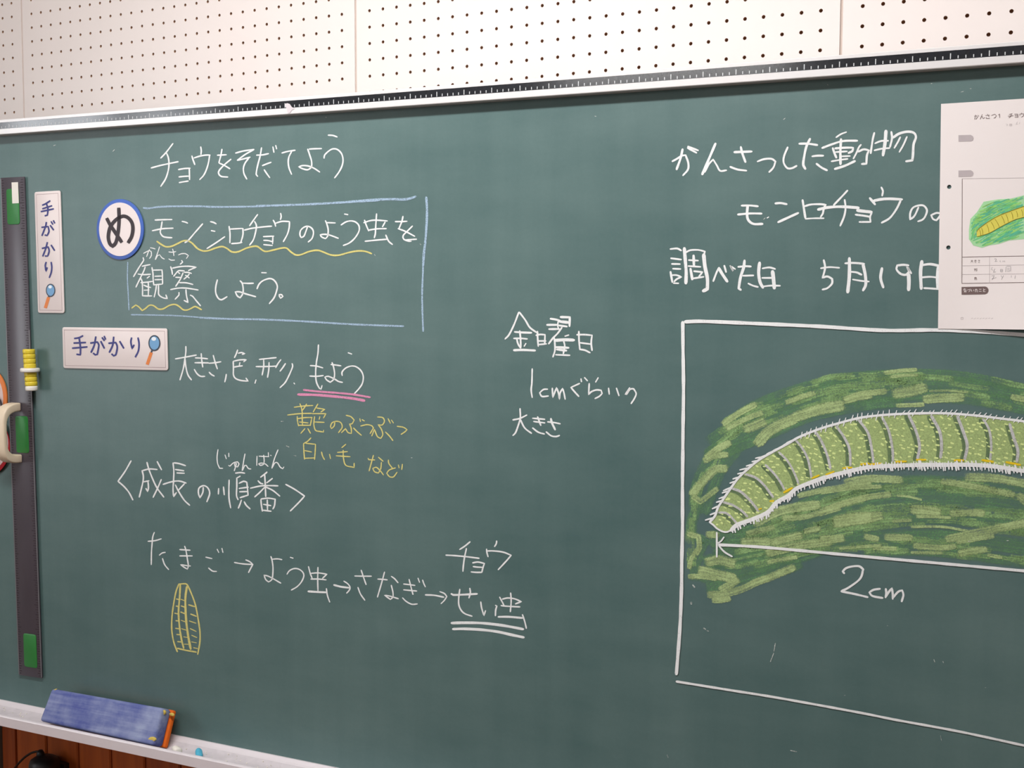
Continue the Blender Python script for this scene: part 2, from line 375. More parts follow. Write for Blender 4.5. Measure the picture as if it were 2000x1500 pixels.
DATA = '''
P white チョウをそだてよう
@290 220 10 2.9
478 603,350 770,240 888/52 1080,230 1032,400 995,580 958/350 785,385 870,400 980,388 1120,335 1290,240 1440
585 1112,700 1092,815 1085/797 1090,803 1310/595 1255,690 1245,780 1240/600 1366,690 1350,778 1336
1020 668,1032 740,1025 815/848 845,870 920,905 1015/890 885,1000 850,1110 830,1205 828/1195 835,1175 960,1140 1090,1080 1220,1000 1308
1345 832,1430 828,1520 822/1435 715,1415 830,1375 980/1380 985,1480 1030,1590 1095/1610 910,1480 1020,1380 1130,1370 1190,1420 1245,1550 1258
1700 790,1850 750,2060 718/2060 722,1900 810,1735 930/1735 930,1850 905,1985 868/1965 880,1890 980,1855 1080,1865 1190,1920 1298
@490 220 10 2.9
208 685,180 850,140 1000,112 1130,105 1210,132 1245/110 830,230 825,345 800/225 1035,310 1000,395 970/260 1115,310 1190,368 1270/430 668,450 775/485 640,503 708
605 788,730 755,865 735/795 760,745 860,730 960,745 1080,795 1205
1140 712,1250 705,1380 702/1110 712,1150 830,1185 950,1180 1060,1110 1115,1010 1095,935 1060,1000 1035,1110 1040,1230 1085,1345 1160
1510 440,1600 445,1685 475/1430 890,1440 830,1520 750,1600 708,1690 720,1770 800,1800 920,1780 1040,1720 1160,1635 1275
P white モンシロチョウのよう虫を
@280 370 8.333 2.9
190 498,330 492,465 490/145 672,310 640,485 630/305 525,290 620,275 700,320 765,400 782,465 785
630 520,680 530,720 548/965 560,850 690,725 835,675 865
1090 525,1140 535,1185 560/1105 670,1165 682/1325 770,1180 870,1035 962
1395 600,1410 720,1408 870/1420 645,1610 635/1620 635,1620 740,1585 865/1435 882,1540 875,1605 862
1860 408,1800 490,1730 590/1645 662,1780 630,2000 605,2090 598/1810 520,1840 590,1825 700,1790 820,1730 905
@500 370 8.333 2.9
120 768,290 760/275 765,270 885/125 828,200 832,265 850/125 898,265 912
400 388,410 440,398 490/280 500,305 545,320 600/320 550,420 520,540 522/545 525,540 620,510 730,445 850
840 600,820 660,780 760,735 782,715 740,725 670,780 615,850 600,915 640,935 710,910 800,850 855
1150 540,1290 545/1130 508,1155 570,1175 660,1165 760,1130 800,1070 775,1045 740,1100 730,1190 740,1340 795
1440 400,1495 410/1385 578,1460 530,1540 512,1620 530,1675 590,1675 680,1610 790,1520 870,1420 912
@680 370 10 2.9
320 600,350 690,400 810/305 650,430 610,550 600,765 615/720 640,670 730/400 795,560 770,745 765/555 475,545 620,535 780,530 870,510 945/330 1012,550 990,765 972/735 890,790 1010,865 1075
920 628,1040 628,1150 622/1070 525,1050 620,990 770/975 765,1120 820,1300 915/1255 715,1150 820,1075 900,1085 970,1180 1010,1230 1010/1120 985,1335 972
P white かんさつ
@240 480 12.5 1.9
505 185,590 140,640 115,690 140,695 240,650 310/650 90,610 180,580 265/670 48,730 60,790 78
895 25,860 140,790 335/800 335,850 240,900 220,950 290,1015 325
1120 150,1200 158,1295 142/1215 80,1235 160,1245 245/1120 320,1180 352,1265 350
1355 225,1430 195,1530 195,1600 240,1550 310
P white 観察
@240 480 12.5 2.7
495 290,510 350,400 520,260 755/470 500,560 480,665 460/545 520,510 620,440 760,320 1010/370 690,430 700,530 705,675 695/590 790,650 745/435 790,470 880,480 1040,480 1220,600 1225,705 1225/440 900,580 890,720 870/620 900,625 1060,620 1215/510 960,600 1000,680 1020/520 1085,640 1080/710 530,735 680,740 830,755 960/745 595,960 590/955 590,965 700,970 930/780 745,945 740/780 830,945 825/760 955,965 935/820 960,800 1100,765 1250/870 960,870 1100,880 1200,980 1270,1085 1290,1050 1200
1435 360,1460 400,1400 450/1165 510,1195 600,1210 700/1215 545,1400 510,1600 500,1790 525,1700 560,1600 605/1500 615,1360 610,1300 670,1240 745/1350 650,1390 680/1290 770,1430 775/1470 660,1400 820,1290 990/1500 650,1590 650,1675 675/1620 690,1570 750,1490 815/1530 720,1620 785/1385 900,1550 905,1710 945/1165 1070,1350 1035,1550 1035,1840 1080/1370 1140,1370 1200,1275 1305/1540 1070,1550 1200,1590 1385,1495 1335/1645 1205,1700 1230,1790 1340,1895 1465
P white しよう。
@390 500 10 3.0
345 465,315 600,315 720,360 820,425 855,535 795
790 485,830 530,850 640,840 740,790 815,735 780,695 700,780 700,900 740,1095 795/850 530,950 535,1050 532
1210 325,1300 328/1120 640,1160 550,1240 480,1370 440,1460 480,1515 580,1500 690,1450 820,1360 930
1550 755,1600 755,1625 790,1580 825,1555 780,1555 755
P white 大きさ,色,形,もよう
@330 660 10 2.8
125 410,320 375,535 335/330 165,330 270,310 420,280 600,215 820/315 420,330 560,370 720,440 820
515 390,640 395,755 408/505 485,640 485,775 488/630 305,640 430,660 570/495 615,550 700,620 750,700 750
780 495,900 485,1015 465/865 340,900 470,945 605/785 670,830 715,885 745
1120 710,1110 780,1090 860
1340 235,1320 300,1280 385/1355 300,1420 285,1485 310,1430 320/1260 455,1380 430,1510 425,1460 465/1255 460,1260 600,1260 720,1300 790,1400 830,1545 845,1505 785/1385 480,1375 535/1270 570,1350 555,1435 545
1700 820,1680 885
1765 420,1900 405,2095 385/1700 560,1850 560,2020 555,2090 550/1850 430,1850 560,1820 725/1955 480,1950 620,1925 770
@530 660 10 2.8
185 425,130 500,85 580/275 500,230 570,170 650/405 500,415 560,350 720,270 870,170 970
440 880,455 900
920 135,910 300,880 480,865 680,880 860,940 985,970 1000,990 930/760 540,880 550,1005 585/750 745,880 750,1015 735
1165 520,1260 530,1360 545/1185 480,1215 570,1235 700,1215 810,1150 865,1080 820,1045 765,1110 750,1230 800,1310 850,1390 868
1500 290,1570 315/1385 735,1380 670,1450 590,1560 550,1660 565,1750 640,1795 750,1780 880,1720 980,1620 1090
P pink 下線
@530 660 10 3.8
630 1015,900 1045,1300 1075,1600 1105,1930 1160
@530 660 10 5
520 1105,900 1115,1300 1150,1600 1185,1820 1225
P yellow 黄色のぶつぶつ
@550 780 7.692 2.3
190 118,330 100,470 92/275 65,300 130,305 180/375 70,345 120,310 170/90 235,270 215,450 210/235 255,240 330,255 400/240 290,350 275,460 272/455 280,430 395/270 340,400 355/310 180,310 300,315 390/260 390,430 390/350 440,290 510/395 440,435 510
545 70,510 130,475 190/530 130,650 150,590 190/460 215,665 215,630 280/495 260,485 380,510 465,560 480,630 490,630 465/575 260,565 300/500 340,640 345
800 335,790 400,750 440,735 410,760 350,830 330,890 350,910 420,855 500
970 240,1040 260,1090 310,1060 365,1020 370,1045 430,1050 510,1000 500,960 440,900 500/1080 430,1140 490,1200 540/1175 290,1185 335/1210 305,1245 325
1190 400,1290 380,1360 400,1380 430,1330 515
1440 265,1520 275,1545 330,1510 385,1450 380,1500 450,1520 530,1490 585,1440 560,1395 450,1355 550/1560 490,1620 550,1672 620/1600 290,1635 360/1650 310,1680 355
1735 405,1830 420,1885 455,1850 490,1795 525
P yellow 白い毛 など
440 580,390 630,330 665/330 665,335 780,345 900/365 660,510 675/510 675,505 780,495 905/350 770,450 790/350 885,495 880
600 790,615 850,645 905/720 825,735 890
965 675,905 725/840 797,990 785/820 848,1030 862/925 765,930 880,965 990,1090 1022,1090 960
1300 885,1310 905,1400 910/1380 840,1355 930,1315 1075/1455 870,1525 930/1500 945,1490 1040,1455 1105,1400 1090,1370 1040,1420 1020,1480 1070,1530 1135
1605 910,1610 960,1665 1035/1710 1030,1620 1060,1580 1110,1620 1160,1680 1165,1735 1095/1755 985,1765 1030/1815 975,1805 1055
P yellow 波線
@280 370 8.333 3.2
220 845,300 900,370 933,460 925,560 880,650 838,730 838,800 880,880 960,970 1000,1060 995,1170 955,1280 930,1360 960,1440 1015,1540 1015,1680 955,1800 925,1860 930,1940 990,2000 1010,2100 990,2250 955,2330 955,2400 1015,2480 1065,2570 1060,2700 1010,2830 990,2920 1015,3050 1065,3180 1070,3350 1025,3500 1000,3620 1010,3715 1045
@240 570 8.333 2.9
145 265,210 215,260 245,315 305,370 270,430 220,500 225,580 280,660 275,760 220,850 205,920 240,980 290,1050 295,1120 265,1180 240,1280 290
P blue 青い枠
@280 370 8.333 3.6
0 300,90 308,250 285,500 275,900 275,1200 285,1700 280,2000 268
@500 370 8.333 4.2
0 270,500 255,1000 235,1500 205,2000 175
@680 370 10 4.6
0 245,400 210,800 190,1100 195,1230 170,1320 138
1525 150,1540 400,1530 700,1510 1000,1480 1250,1465 1500
@0 0 1 3.4
826.5 520,824.5 580,826.5 647
@0 0 1 2.3
249.5 512,249 545,250.5 575,252 605.5
@240 570 8.333 2.6
135 372,500 378,900 390,1400 425,2000 445
@390 500 10 3.6
0 1205,600 1230,1200 1240,2000 1275,3000 1335,3980 1372
P white 〈成長の順番〉
@220 860 10 2.9
360 400,240 610,105 800/105 800,220 900,320 1020,395 1165
590 590,720 560,870 570/575 590,600 700,590 820,520 1110/610 810,710 790/690 800,700 920,685 1000,650 940/670 430,720 600,850 900,1000 1110/870 415,955 575/950 765,880 930,790 1115
1180 440,1195 600,1190 780,1180 950,1190 1100,1245 1020/1200 440,1300 455,1425 495/1225 570,1390 595/1255 637,1400 643/985 860,1150 810,1300 795,1435 835/1400 850,1290 970/1225 870,1290 1000,1400 1170,1505 1268
1770 920,1760 1020,1705 1125,1675 1030,1690 930,1780 885,1860 930,1895 1040,1840 1200
@400 860 10 2.9
270 940,265 1050/365 910,380 1065/475 775,470 1000,475 1150,505 1320/600 640,700 630,780 642/690 700,620 740/625 740,625 900,620 1080,650 1160/670 840,760 800,820 820,835 950,845 1070,690 1120/670 940,850 915/680 1005,830 1000/715 1165,690 1240,655 1325/770 1200,810 1270,885 1340
1215 620,1170 660,1090 720/1170 680,1180 850,1190 1100/1040 790,1090 840,1135 850/1320 745,1210 830/890 935,1100 890,1300 885,1430 890/1165 920,1080 1010,975 1105/1200 915,1330 980,1465 1090/1095 1155,1105 1260,1125 1385/1100 1145,1240 1130,1375 1150,1360 1280,1330 1340/1220 1165,1225 1360/1145 1250,1290 1275/1130 1365,1295 1385
1580 860,1760 960,1950 1090/1940 1100,1830 1220,1670 1380
P white じゅんばん
@400 860 10 2.2
258 180,240 320,250 450,290 545,350 548/395 285,420 360/468 250,470 320
465 490,490 505,560 440,640 420,670 460,640 520,590 510,580 460,600 450/620 450,600 520,575 595
785 265,760 400,730 590/740 585,780 490,810 490,850 550,900 560
1020 310,1015 490/1060 310,1250 320/1150 290,1160 400,1150 470,1090 490,1050 460,1100 445,1180 460,1235 510/1240 240,1245 310/1285 290,1295 300
1430 185,1360 360,1310 545/1310 545,1370 440,1420 440,1470 520,1520 555,1545 520
P white たまご→よう虫→さなぎ→
@270 1020 8.333 2.6
262 165,238 230,225 350,215 500,212 690/160 310,270 300,375 270/345 535,390 500,440 490/395 590,430 690,495 770
755 390,775 450,800 600,815 710,800 762,750 735,690 690,780 705,850 712/675 445,760 450,845 455/675 548,780 548,880 548
1100 568,1200 592/1145 745,1210 795,1275 800/1285 440,1310 492/1362 425,1378 492
1565 655,1700 678,1865 688/1750 612,1820 645,1865 688,1830 750,1795 818
@490 1060 10 2.6
390 268,415 350,432 500,420 690,390 740,345 765,290 720,258 635,330 650,430 700,585 790/425 322,520 315,605 330
770 285,825 302/705 615,750 550,830 508,920 510,1000 560,1035 640,990 760,900 860,790 925
1125 465,1160 600,1195 690/1180 597,1320 590,1485 615,1400 695/1170 710,1320 710,1470 725/1310 480,1305 700,1310 940/1118 950,1300 962,1480 970*3.8/1475 895,1495 1030,1540 1160
1620 825,1760 860,1920 880*3.6/1815 750,1890 800,1938 870,1920 930,1870 985
@640 1080 8.333 2.6
545 280,585 400,625 515/440 375,580 378,712 378/492 560,535 670,605 770
925 310,880 480,810 718/815 425,900 430,970 438/1035 380,1090 420,1145 485/1035 525,1062 640,1060 720,1020 755,970 720,925 685,1020 705,1150 745
1235 505,1320 515,1420 528/1235 600,1340 610,1450 620/1325 430,1355 550,1388 675/1218 730,1280 790,1370 835,1460 830/1470 410,1495 478/1545 440,1565 500,1590 552
1590 682,1740 690,1890 720*3.2/1825 630,1900 660,1938 710,1900 770,1845 825
P white チョウ せい虫
@840 1040 9.091 3
710 165,620 240,525 302/280 402,450 412,640 430,870 458/645 285,610 450,590 600,583 690
755 540,850 525,965 550,940 620,918 710/765 605,840 615,925 618/728 700,820 708,918 708
1182 150,1175 200,1145 250/1003 295,1010 360,1030 432/1020 328,1130 328,1300 350,1440 405,1350 510,1210 660
@840 1130 9.091 3
375 270,410 290,600 285,835 272*3.9/528 190,510 330,510 460,550 560,620 625,745 668/705 172,715 250,690 345
900 415,915 520,955 655,985 570/1160 475,1185 490,1165 560,1160 660
1235 330,1310 470/1285 365,1380 345,1500 360,1620 410,1515 450/1260 480,1380 492,1595 503/1430 255,1440 400,1425 590/1210 680,1400 680,1640 700*4/1640 640,1680 760,1710 885
P white 二重線
@840 1130 9.091 5.2
380 790,600 785,900 790,1200 820,1450 860,1655 900/405 897,600 893,900 908,1200 945,1450 1000,1665 1045
P yellow たまごの絵
@300 1120 8.824 2.9
410 1350,350 1190,315 990,315 780,340 560,385 320,435 185,520 178,575 190,640 320,720 540,770 800,800 1020,795 1200,760 1395/410 1290,560 1325,735 1355/460 190,450 400,430 650,445 900,480 1130,520 1290*3.4/575 225,550 400,550 600,565 850,600 1100,640 1305*4.2
395 440,435 450/390 562,435 572/365 685,430 700/385 815,440 820/380 945,440 955/400 1052,450 1055/415 1175,470 1180/470 445,535 470*2/475 560,540 582/470 665,540 695/475 808,560 838*1.8/480 952,570 980*1.8/518 1093,590 1105*1.8/528 1218,600 1222*1.8/605 540,705 572/640 700,735 738/615 818,730 858*2/630 950,735 1000*2/655 1065,745 1105*2/655 1180,740 1196*1.8/690 1280,755 1295*2
P white 金曜日
@960 590 9.091 3.4
485 180,400 400,310 580,240 655/495 180,600 320,680 450,800 540/410 530,560 540,710 545*4/395 645,520 645,635 655/500 510,515 650,520 815/450 660,470 740,515 815/610 735,580 785*3/395 855,560 850,775 860*4.6
815 520,820 650,830 785/790 590,860 575,950 580,945 740/830 690,965 690/830 755,975 742/1045 295,1140 310,1225 335*4/1225 265,1390 270,1385 430*4.4/1210 345,1385 365*5.5/985 405,1180 405*4.6/1200 415,1340 435*4/1185 340,1175 420,1195 480*3/1020 480,1200 478*4.2/1250 450,1170 560,1090 640,1015 740*3.6/1370 585,1305 605*3.6/1130 680,1300 670,1465 675*6/1115 640,1125 750,1125 860,1090 975/1280 690,1300 780,1275 915*3.2/1150 800,1370 812*4.6/1160 840,1330 862*4.6/1140 935,1390 945*3.4
1550 520,1555 700,1570 845/1515 580,1650 578,1785 590,1770 720,1785 860/1570 722,1770 748/1575 840,1660 855,1750 900
P white 1cmぐらいの
@980 700 7.143 3.2
425 145,420 340,410 440,425 545
640 430,580 435,530 480,560 530,650 525
705 415,712 545,740 470,765 410,790 480,805 570,815 480,850 420,870 490,885 570
1085 350,965 405,1020 470,1075 530/1105 285,1112 325/1155 268,1195 312
1220 350,1212 505,1250 465,1320 440,1385 445,1400 490,1360 530,1300 560/1345 270,1310 330
1490 415,1500 500/1600 415,1635 520
1785 410,1725 500,1740 500,1790 430,1840 425,1875 490,1850 560,1805 630
P white 大きさ
@980 700 7.143 3.2
255 700,258 830,225 950,190 1040,155 1075/155 858,250 838,350 790/260 855,320 970,415 1045
430 835,600 850/445 880,600 900/500 815,520 870,545 935/430 970,510 1030,595 1055
640 885,730 895,815 912/685 840,700 900,745 995*4/620 1025,690 1080,760 1090,805 1075
P white かんさつした動物
@1300 240 7.692 3.8
100 578,170 540,240 495,300 485,340 600,335 700,260 790/255 395,225 530,165 700*4.6/335 355,490 415/330 375,465 450
750 310,660 520,550 775*5/590 740,650 620,715 550,770 640,820 720,915 712*3.4
1030 440,1160 435,1295 430*4.6/1130 360,1150 450,1200 590*4.4/970 660,1080 700,1215 718*4
1380 580,1480 545,1590 540,1650 580,1620 670,1555 740
1835 365,1780 500,1775 600,1830 680,1900 680,1970 645
@1540 230 7.692 4
160 390,290 390,435 410*4.4/325 315,270 430,240 560,222 700,255 770*4.8/355 580,430 570,525 570/420 690,500 750,580 790*4.4
870 215,790 245,715 295*3.2/505 455,650 400,820 350,1035 345*4.2/790 320,780 500,782 700*5/665 455,690 530,720 600*4.6/700 460,850 450,970 450,960 500,900 530*4.4/710 515,880 505*3.6/790 580,925 575*3.4/645 655,780 632,890 618*3.4/695 770,850 720,1000 650*4.8/1090 405,1060 440,1020 530,975 615*3.6/1050 510,1130 475,1210 490,1180 560,1170 690,1100 695*4.2/1290 225,1265 330,1235 535*4
1300 385,1390 350,1500 345*3.6/1290 490,1400 465,1520 455*3.6/1465 195,1450 380,1420 565*6.5/1545 210,1555 310,1525 440*4.2/1570 300,1660 240,1780 210,1880 225,1915 290,1880 400,1870 560,1860 640,1765 655*4.8/1680 290,1640 370,1590 455*3.4/1780 285,1730 400,1665 515*3.4
P white モンロチョウのよ
@1430 340 9.091 4
165 560,320 558,460 572*4/100 718,320 700,525 702*4.2/275 560,265 720,290 820,380 885,540 885*5
765 522,860 515,970 535*4.6/815 855,1000 770,1175 690*4.6/620 780,648 762*2.5
1250 460,1275 620,1300 780*4.4/1290 570,1400 540,1560 535,1660 545,1625 620,1610 700,1570 760/1300 795,1450 785,1630 785*3
@1630 340 9.091 3.8
230 290,120 410,-15 550/-295 630,-100 590,150 580,430 600*5.5/180 455,195 600,170 750,100 920*3.8
400 645,520 660,660 675*5.8/370 720,490 735,640 760*3.8/660 690,630 760,640 850/440 850,640 850*3.8
830 235,858 300,845 385*4/625 425,680 490,720 540*4.6/690 475,850 445,1000 440,1200 450*5.2/1175 465,1100 620,980 780,835 865*4
1490 590,1420 740,1340 805,1345 690,1390 600,1480 560,1580 560,1640 640,1610 750,1560 810,1480 840
1880 700,1810 690,1715 730,1750 800,1810 820,1860 760,1890 700
P white 調べた日
@1300 460 8.333 3.6
75 220,190 212,255 245/85 370,255 392/100 462,235 465/118 540,245 545/80 590,110 760*4.4/110 645,180 645,255 675,180 710,140 750/130 775,210 778/305 205,320 400,335 600,330 780*6.5/330 275,400 240,530 235,640 260,620 330*3.4/620 310,640 500,680 700,680 870,610 905*7/455 325,462 500*5.5/375 400,530 408/370 497,570 510/405 540,435 715*5.5/460 580,600 595,540 670/440 700,620 672
775 745,830 600,870 520*3.6/865 530,925 630,1005 750*5.6/955 490,985 595*4/1050 490,1100 580,1060 500,1135 548*3.2
1285 405,1270 520,1220 680,1190 860,1225 885*5.4/1180 510,1300 500,1390 505*4/1260 655,1430 650*4/1345 780,1420 815,1505 838
1530 440,1515 600,1535 750,1585 850*6/1575 535,1690 520,1785 545*3.6/1740 580,1755 700,1770 860*7/1570 690,1740 690*3.8/1580 830,1720 815,1865 818*3.4
P white 5月19日
@1590 460 7.692 4
145 368,165 470,150 560,125 635,200 615,270 650,270 720,200 790,125 812/100 492,230 475,380 485*3.4
530 340,530 600,505 855*6.5/465 418,600 412,755 425*4/735 430,770 600,775 740,735 825*5.8/555 545,640 555,715 590/580 660,700 680,825 692*3.4
1020 490,1000 640,1040 780*5.8
1420 450,1340 440,1250 450,1240 510,1300 575,1380 590,1430 540,1400 470,1460 570*4.4/1420 580,1425 700,1420 820*7
1620 385,1600 550,1610 800*6.8/1600 450,1740 430,1880 455*4.8/1610 630,1740 620,1840 630*3.8/1650 790,1750 795,1880 805*3.8/1875 470,1860 640,1870 800*8
P white 観察わく
@0 0 1 6.6
1333.5 629,1334 680,1335 760,1334 840,1333.5 900,1333 950,1333 1030,1331.5 1100,1331 1150,1328 1225,1321 1317
1338 628.5,1370 627.5,1480 632,1600 637.5,1700 644,1750 645.5,1820 644.5,1900 647,2000 654,2030 657*7
1321 1331,1420 1347,1520 1363,1680 1392,1750 1406,1875 1429,2000 1456,2030 1462*4.6
P white 長さの線
@0 0 1 4
1400 1040,1400 1065,1400 1088*3.6/1414 1049,1408 1057,1400 1062*3/1404 1066,1415 1078,1430 1087*3.4
1404 1064,1480 1068,1560 1075,1700 1088,1800 1097,1900 1106,2000 1115,2030 1118*5.6
P white 2cm
@1600 1050 5 4.2
245 350,230 330,260 300,320 282,390 280,430 310,400 400,300 480,215 525/215 525,350 552,475 582
595 500,530 510,490 535,520 570,620 590
650 500,655 540,648 585/650 580,680 530,710 495,718 550,718 600/722 585,770 530,810 515,822 560,805 625
P dim 葉のうす塗り
@0 0 1 26
1420 826,1480 790,1560 760,1640 740,1720 733,1800 731,1880 736,1960 750,2040 772*24/1390 862,1450 822,1530 787,1620 760,1720 748,1800 748,1900 754,2030 780*32/1384 888,1440 852,1520 815,1600 790,1700 774,1800 771,1900 778,2030 800*32/1400 890,1460 866,1520 840,1590 812,1680 793,1760 785*24
1395 880,1375 920,1362 955,1358 985*32/1440 878,1410 915,1390 960,1375 1000*26/1365 985,1352 1015,1350 1040*26/1352 1045,1375 1058,1365 1080,1357 1110,1356 1130*22
1445 1046,1510 1024,1570 990,1640 963,1720 948,1800 943,1880 946,1940 948,2030 958*34/1390 1052,1450 1054,1540 1032,1640 992,1740 975,1840 972,1930 978,2030 994*40/1400 1074,1480 1068,1600 1040,1720 1016,1840 1007,1950 1022,2030 1026*42/1380 1100,1460 1085,1560 1068,1680 1056,1800 1050,1900 1056,2030 1072*38/1370 1124,1450 1110,1540 1088,1600 1072*36
1690 1078,1780 1075,1860 1080,1950 1092,2030 1102*24/1385 1150,1440 1138,1500 1120,1560 1100*30
P bright 葉のこい塗り
@0 0 1 16
1413 828,1445 806,1475 790*14/1420 837,1452 820,1488 806*12/1456 838,1474 832,1492 824*20/1536 786,1565 775,1590 768*12/1480 866,1502 842,1536 824,1552 818*24/1552 815,1600 800,1645 792*24/1650 783,1675 776,1700 772*16
1380 895,1400 878,1425 865*16/1650 780,1684 770,1730 764*14/1728 728,1760 724,1790 722*9/1740 736,1766 733,1792 732*7/1748 769,1776 765,1806 757*24/1806 780,1840 777,1880 776*20/1752 792,1780 791,1804 790*10/1816 764,1850 763,1890 766*5/1976 775,2010 782,2030 788*13
1376 900,1396 890,1420 888*14/1352 965,1368 946,1396 918,1418 915*18/1354 970,1368 980,1384 968,1400 955*13/1344 1043,1364 1048,1366 1068,1360 1082*12/1346 1110,1350 1092,1364 1070*10/1346 1126,1372 1126,1398 1130*12/1382 1044,1392 1044,1402 1046*16
1382 1098,1406 1094,1432 1101*22/1368 1114,1400 1122,1434 1130*22/1385 1162,1415 1160,1450 1150,1475 1138,1505 1127,1550 1108*17/1392 1172,1408 1172,1425 1169*13/1440 1133,1424 1143,1408 1152*17
1450 1058,1476 1057,1502 1058*17/1508 1060,1535 1053,1564 1046*17/1475 1022,1512 1002,1550 992,1598 986*21/1530 1012,1580 1008,1640 985,1690 973*13/1560 968,1620 955,1700 944*13/1460 1042,1485 1036,1510 1030*13/1500 1080,1560 1066,1620 1058*19/1632 1018,1670 1013,1700 1010*26/1572 1038,1600 1032*14/1556 1088,1530 1092,1500 1098*9
1652 942,1700 935,1760 937*18/1604 962,1660 954,1720 950*9/1610 996,1670 977,1700 970,1738 966*14/1632 1022,1680 1014,1720 1007*22/1782 995,1812 998,1834 1001*21/1790 1009,1820 1009,1856 1011*7/1858 1003,1890 1001,1920 1002*16/1888 932,1940 934,2000 944,2030 950*19/1840 940,1880 946,1940 958,1980 966*14/1990 968,2010 985*18
1752 968,1775 970,1800 976*5/1744 1018,1780 1016*7/1780 1029,1840 1029,1890 1037*6/1850 1053,1900 1042,1950 1032,2000 1022,2030 1018*18/1870 1058,1940 1047*12/1730 1049,1780 1050*15/1690 1048,1714 1053*14/1786 1066,1840 1070,1866 1067*13/1874 1081,1900 1076,1926 1073*16/1706 1070,1750 1072*9/1780 1079,1840 1080*7/1930 1084,1956 1089*8/1604 1054,1625 1053,1646 1051*18/1640 1071,1720 1065*7/1600 1004,1640 992*12
F body よう虫の体
@0 0 1 1
1386 1020,1396 1008,1402 992,1408 982,1420 964,1440 936,1456 920,1480 900,1510 882,1540 866,1560 854,1600 838,1640 826,1680 816,1720 811,1770 808,1840 807,1900 811,1960 818,2000 823,2030 828,2030 924,2000 919,1950 912,1900 908,1840 908,1800 908,1740 910,1700 912,1660 920,1620 930,1590 940,1556 954,1540 968,1516 982,1500 1000,1470 1014,1440 1026,1426 1037,1412 1038,1395 1030
P white よう虫のりんかく
@0 0 1 5
1386 1020,1396 1008,1402 992,1408 982,1420 964,1440 936,1456 920,1480 900,1510 882,1540 866,1560 854,1600 838,1640 826,1680 816,1720 811,1770 808,1840 807,1900 811,1960 818,2000 823,2030 828*4.6/1386 1020,1394 1026,1400 1032,1411 1038,1420 1039,1428 1035*3.4
1428 1036,1440 1025,1470 1014,1500 1000,1516 982,1540 968,1556 954,1590 940,1620 930,1660 920,1700 912,1740 910,1800 908,1840 908,1900 908,1950 912,2000 920,2030 924*8
P grey 体のふし
@0 0 1 5
1404 1001,1418 1002,1428 1010,1439 1022*4.2/1413 981,1430 986,1448 997,1460 1009*4.4/1430 954,1446 960,1460 972,1473 987,1481 998*5/1456 926,1476 933,1492 947,1502 960,1510 971*4.6/1495 908,1510 923,1522 938,1532 956*4.2
1521 883,1538 900,1551 923,1560 945*4/1552 857,1566 874,1578 897,1585 932*4.4/1591 841,1605 863,1616 890,1622 915*5/1633 832,1648 853,1659 877,1661 909*5/1677 820,1695 845,1702 874,1706 903*5/1723 815,1736 842,1743 877,1744 901*5
1775 811,1789 842,1796 871,1792 896*5.6/1819 812,1835 842,1839 871,1837 894*6/1870 813,1882 845,1889 870,1884 898*6/1920 818,1932 840,1936 870,1934 898*4.6/1972 828,1980 855,1988 880,1986 902*6/2016 832,2026 870*6
P gold 体の黄色い点線
@0 0 1 4
1531 962,1547 953*4.6/1586 934,1600 928*3.6/1613 927,1629 921*3.6/1646 914.5,1664 913*3.6/1681 907,1697 905*4/1699 907,1721 905*4/1749 902,1770 901*4/1790 898,1808 898*4/1864 899,1882 899*4.4/1918 898.5,1940 902*4.4/1965 902.5,1993 908*4.4/1504 979,1511 978*4/1482 995,1487 993*3
C navy v 手がかり
@0 300 5 2.7
415 503,445 490,488 462/416 538,505 510/402 566,522 540/452 485,468 540,462 600,440 607
452 672,445 710,410 800/408 720,470 712,478 760,460 800,440 795/492 702,522 745/500 665,515 690/522 655,534 678
462 868,445 930,418 1000/412 925,470 912,480 950,465 1000,442 1000/500 895,532 945
450 1062,442 1090,448 1150,460 1115/500 1062,506 1110,500 1160,482 1210
C navy h 手がかり
@0 600 5 2.9
728 305,770 298,808 280/722 350,835 345/708 400,850 388/772 298,785 390,785 465,750 460
935 290,920 370,890 440/885 350,950 340,965 370,950 460,930 465,912 450/985 335,1018 400/998 298,1018 325/1018 285,1030 312
1110 292,1100 370,1068 440/1062 352,1130 345,1145 390,1130 465,1110 475,1092 458/1170 335,1208 400
1285 300,1278 340,1290 405,1308 370/1348 300,1358 360,1350 430,1322 485
C ink m め
@180 370 10 7
290 575,350 690,430 810,510 930,570 1020/520 375,525 560,520 700,500 880,460 1040,400 1110,345 1060,315 930,340 770,400 660,480 580,570 530,640 525,720 570,780 660,795 780,770 920,708 1030
C brown p かんさつ1
@1800 180 10 1.2
1030 470,1075 465,1090 490,1060 530/1055 445,1035 530/1100 450,1115 475
1185 435,1145 525/1165 480,1190 480,1200 520,1235 495
1250 455,1330 450/1285 430,1320 490/1265 490,1260 515,1330 515
1365 455,1430 430,1460 460,1445 490,1410 510
1500 445,1525 425,1525 500
C brown p チョウ
@1800 180 10 1.2
1770 420,1710 435/1690 470,1790 460/1750 435,1745 470,1705 500
1815 430,1880 430,1880 490/1820 460,1880 460/1820 490,1885 490
1950 405,1955 420/1920 460,1918 428,2000 422,1990 460,1950 490
'''
BLK = parse(DATA)

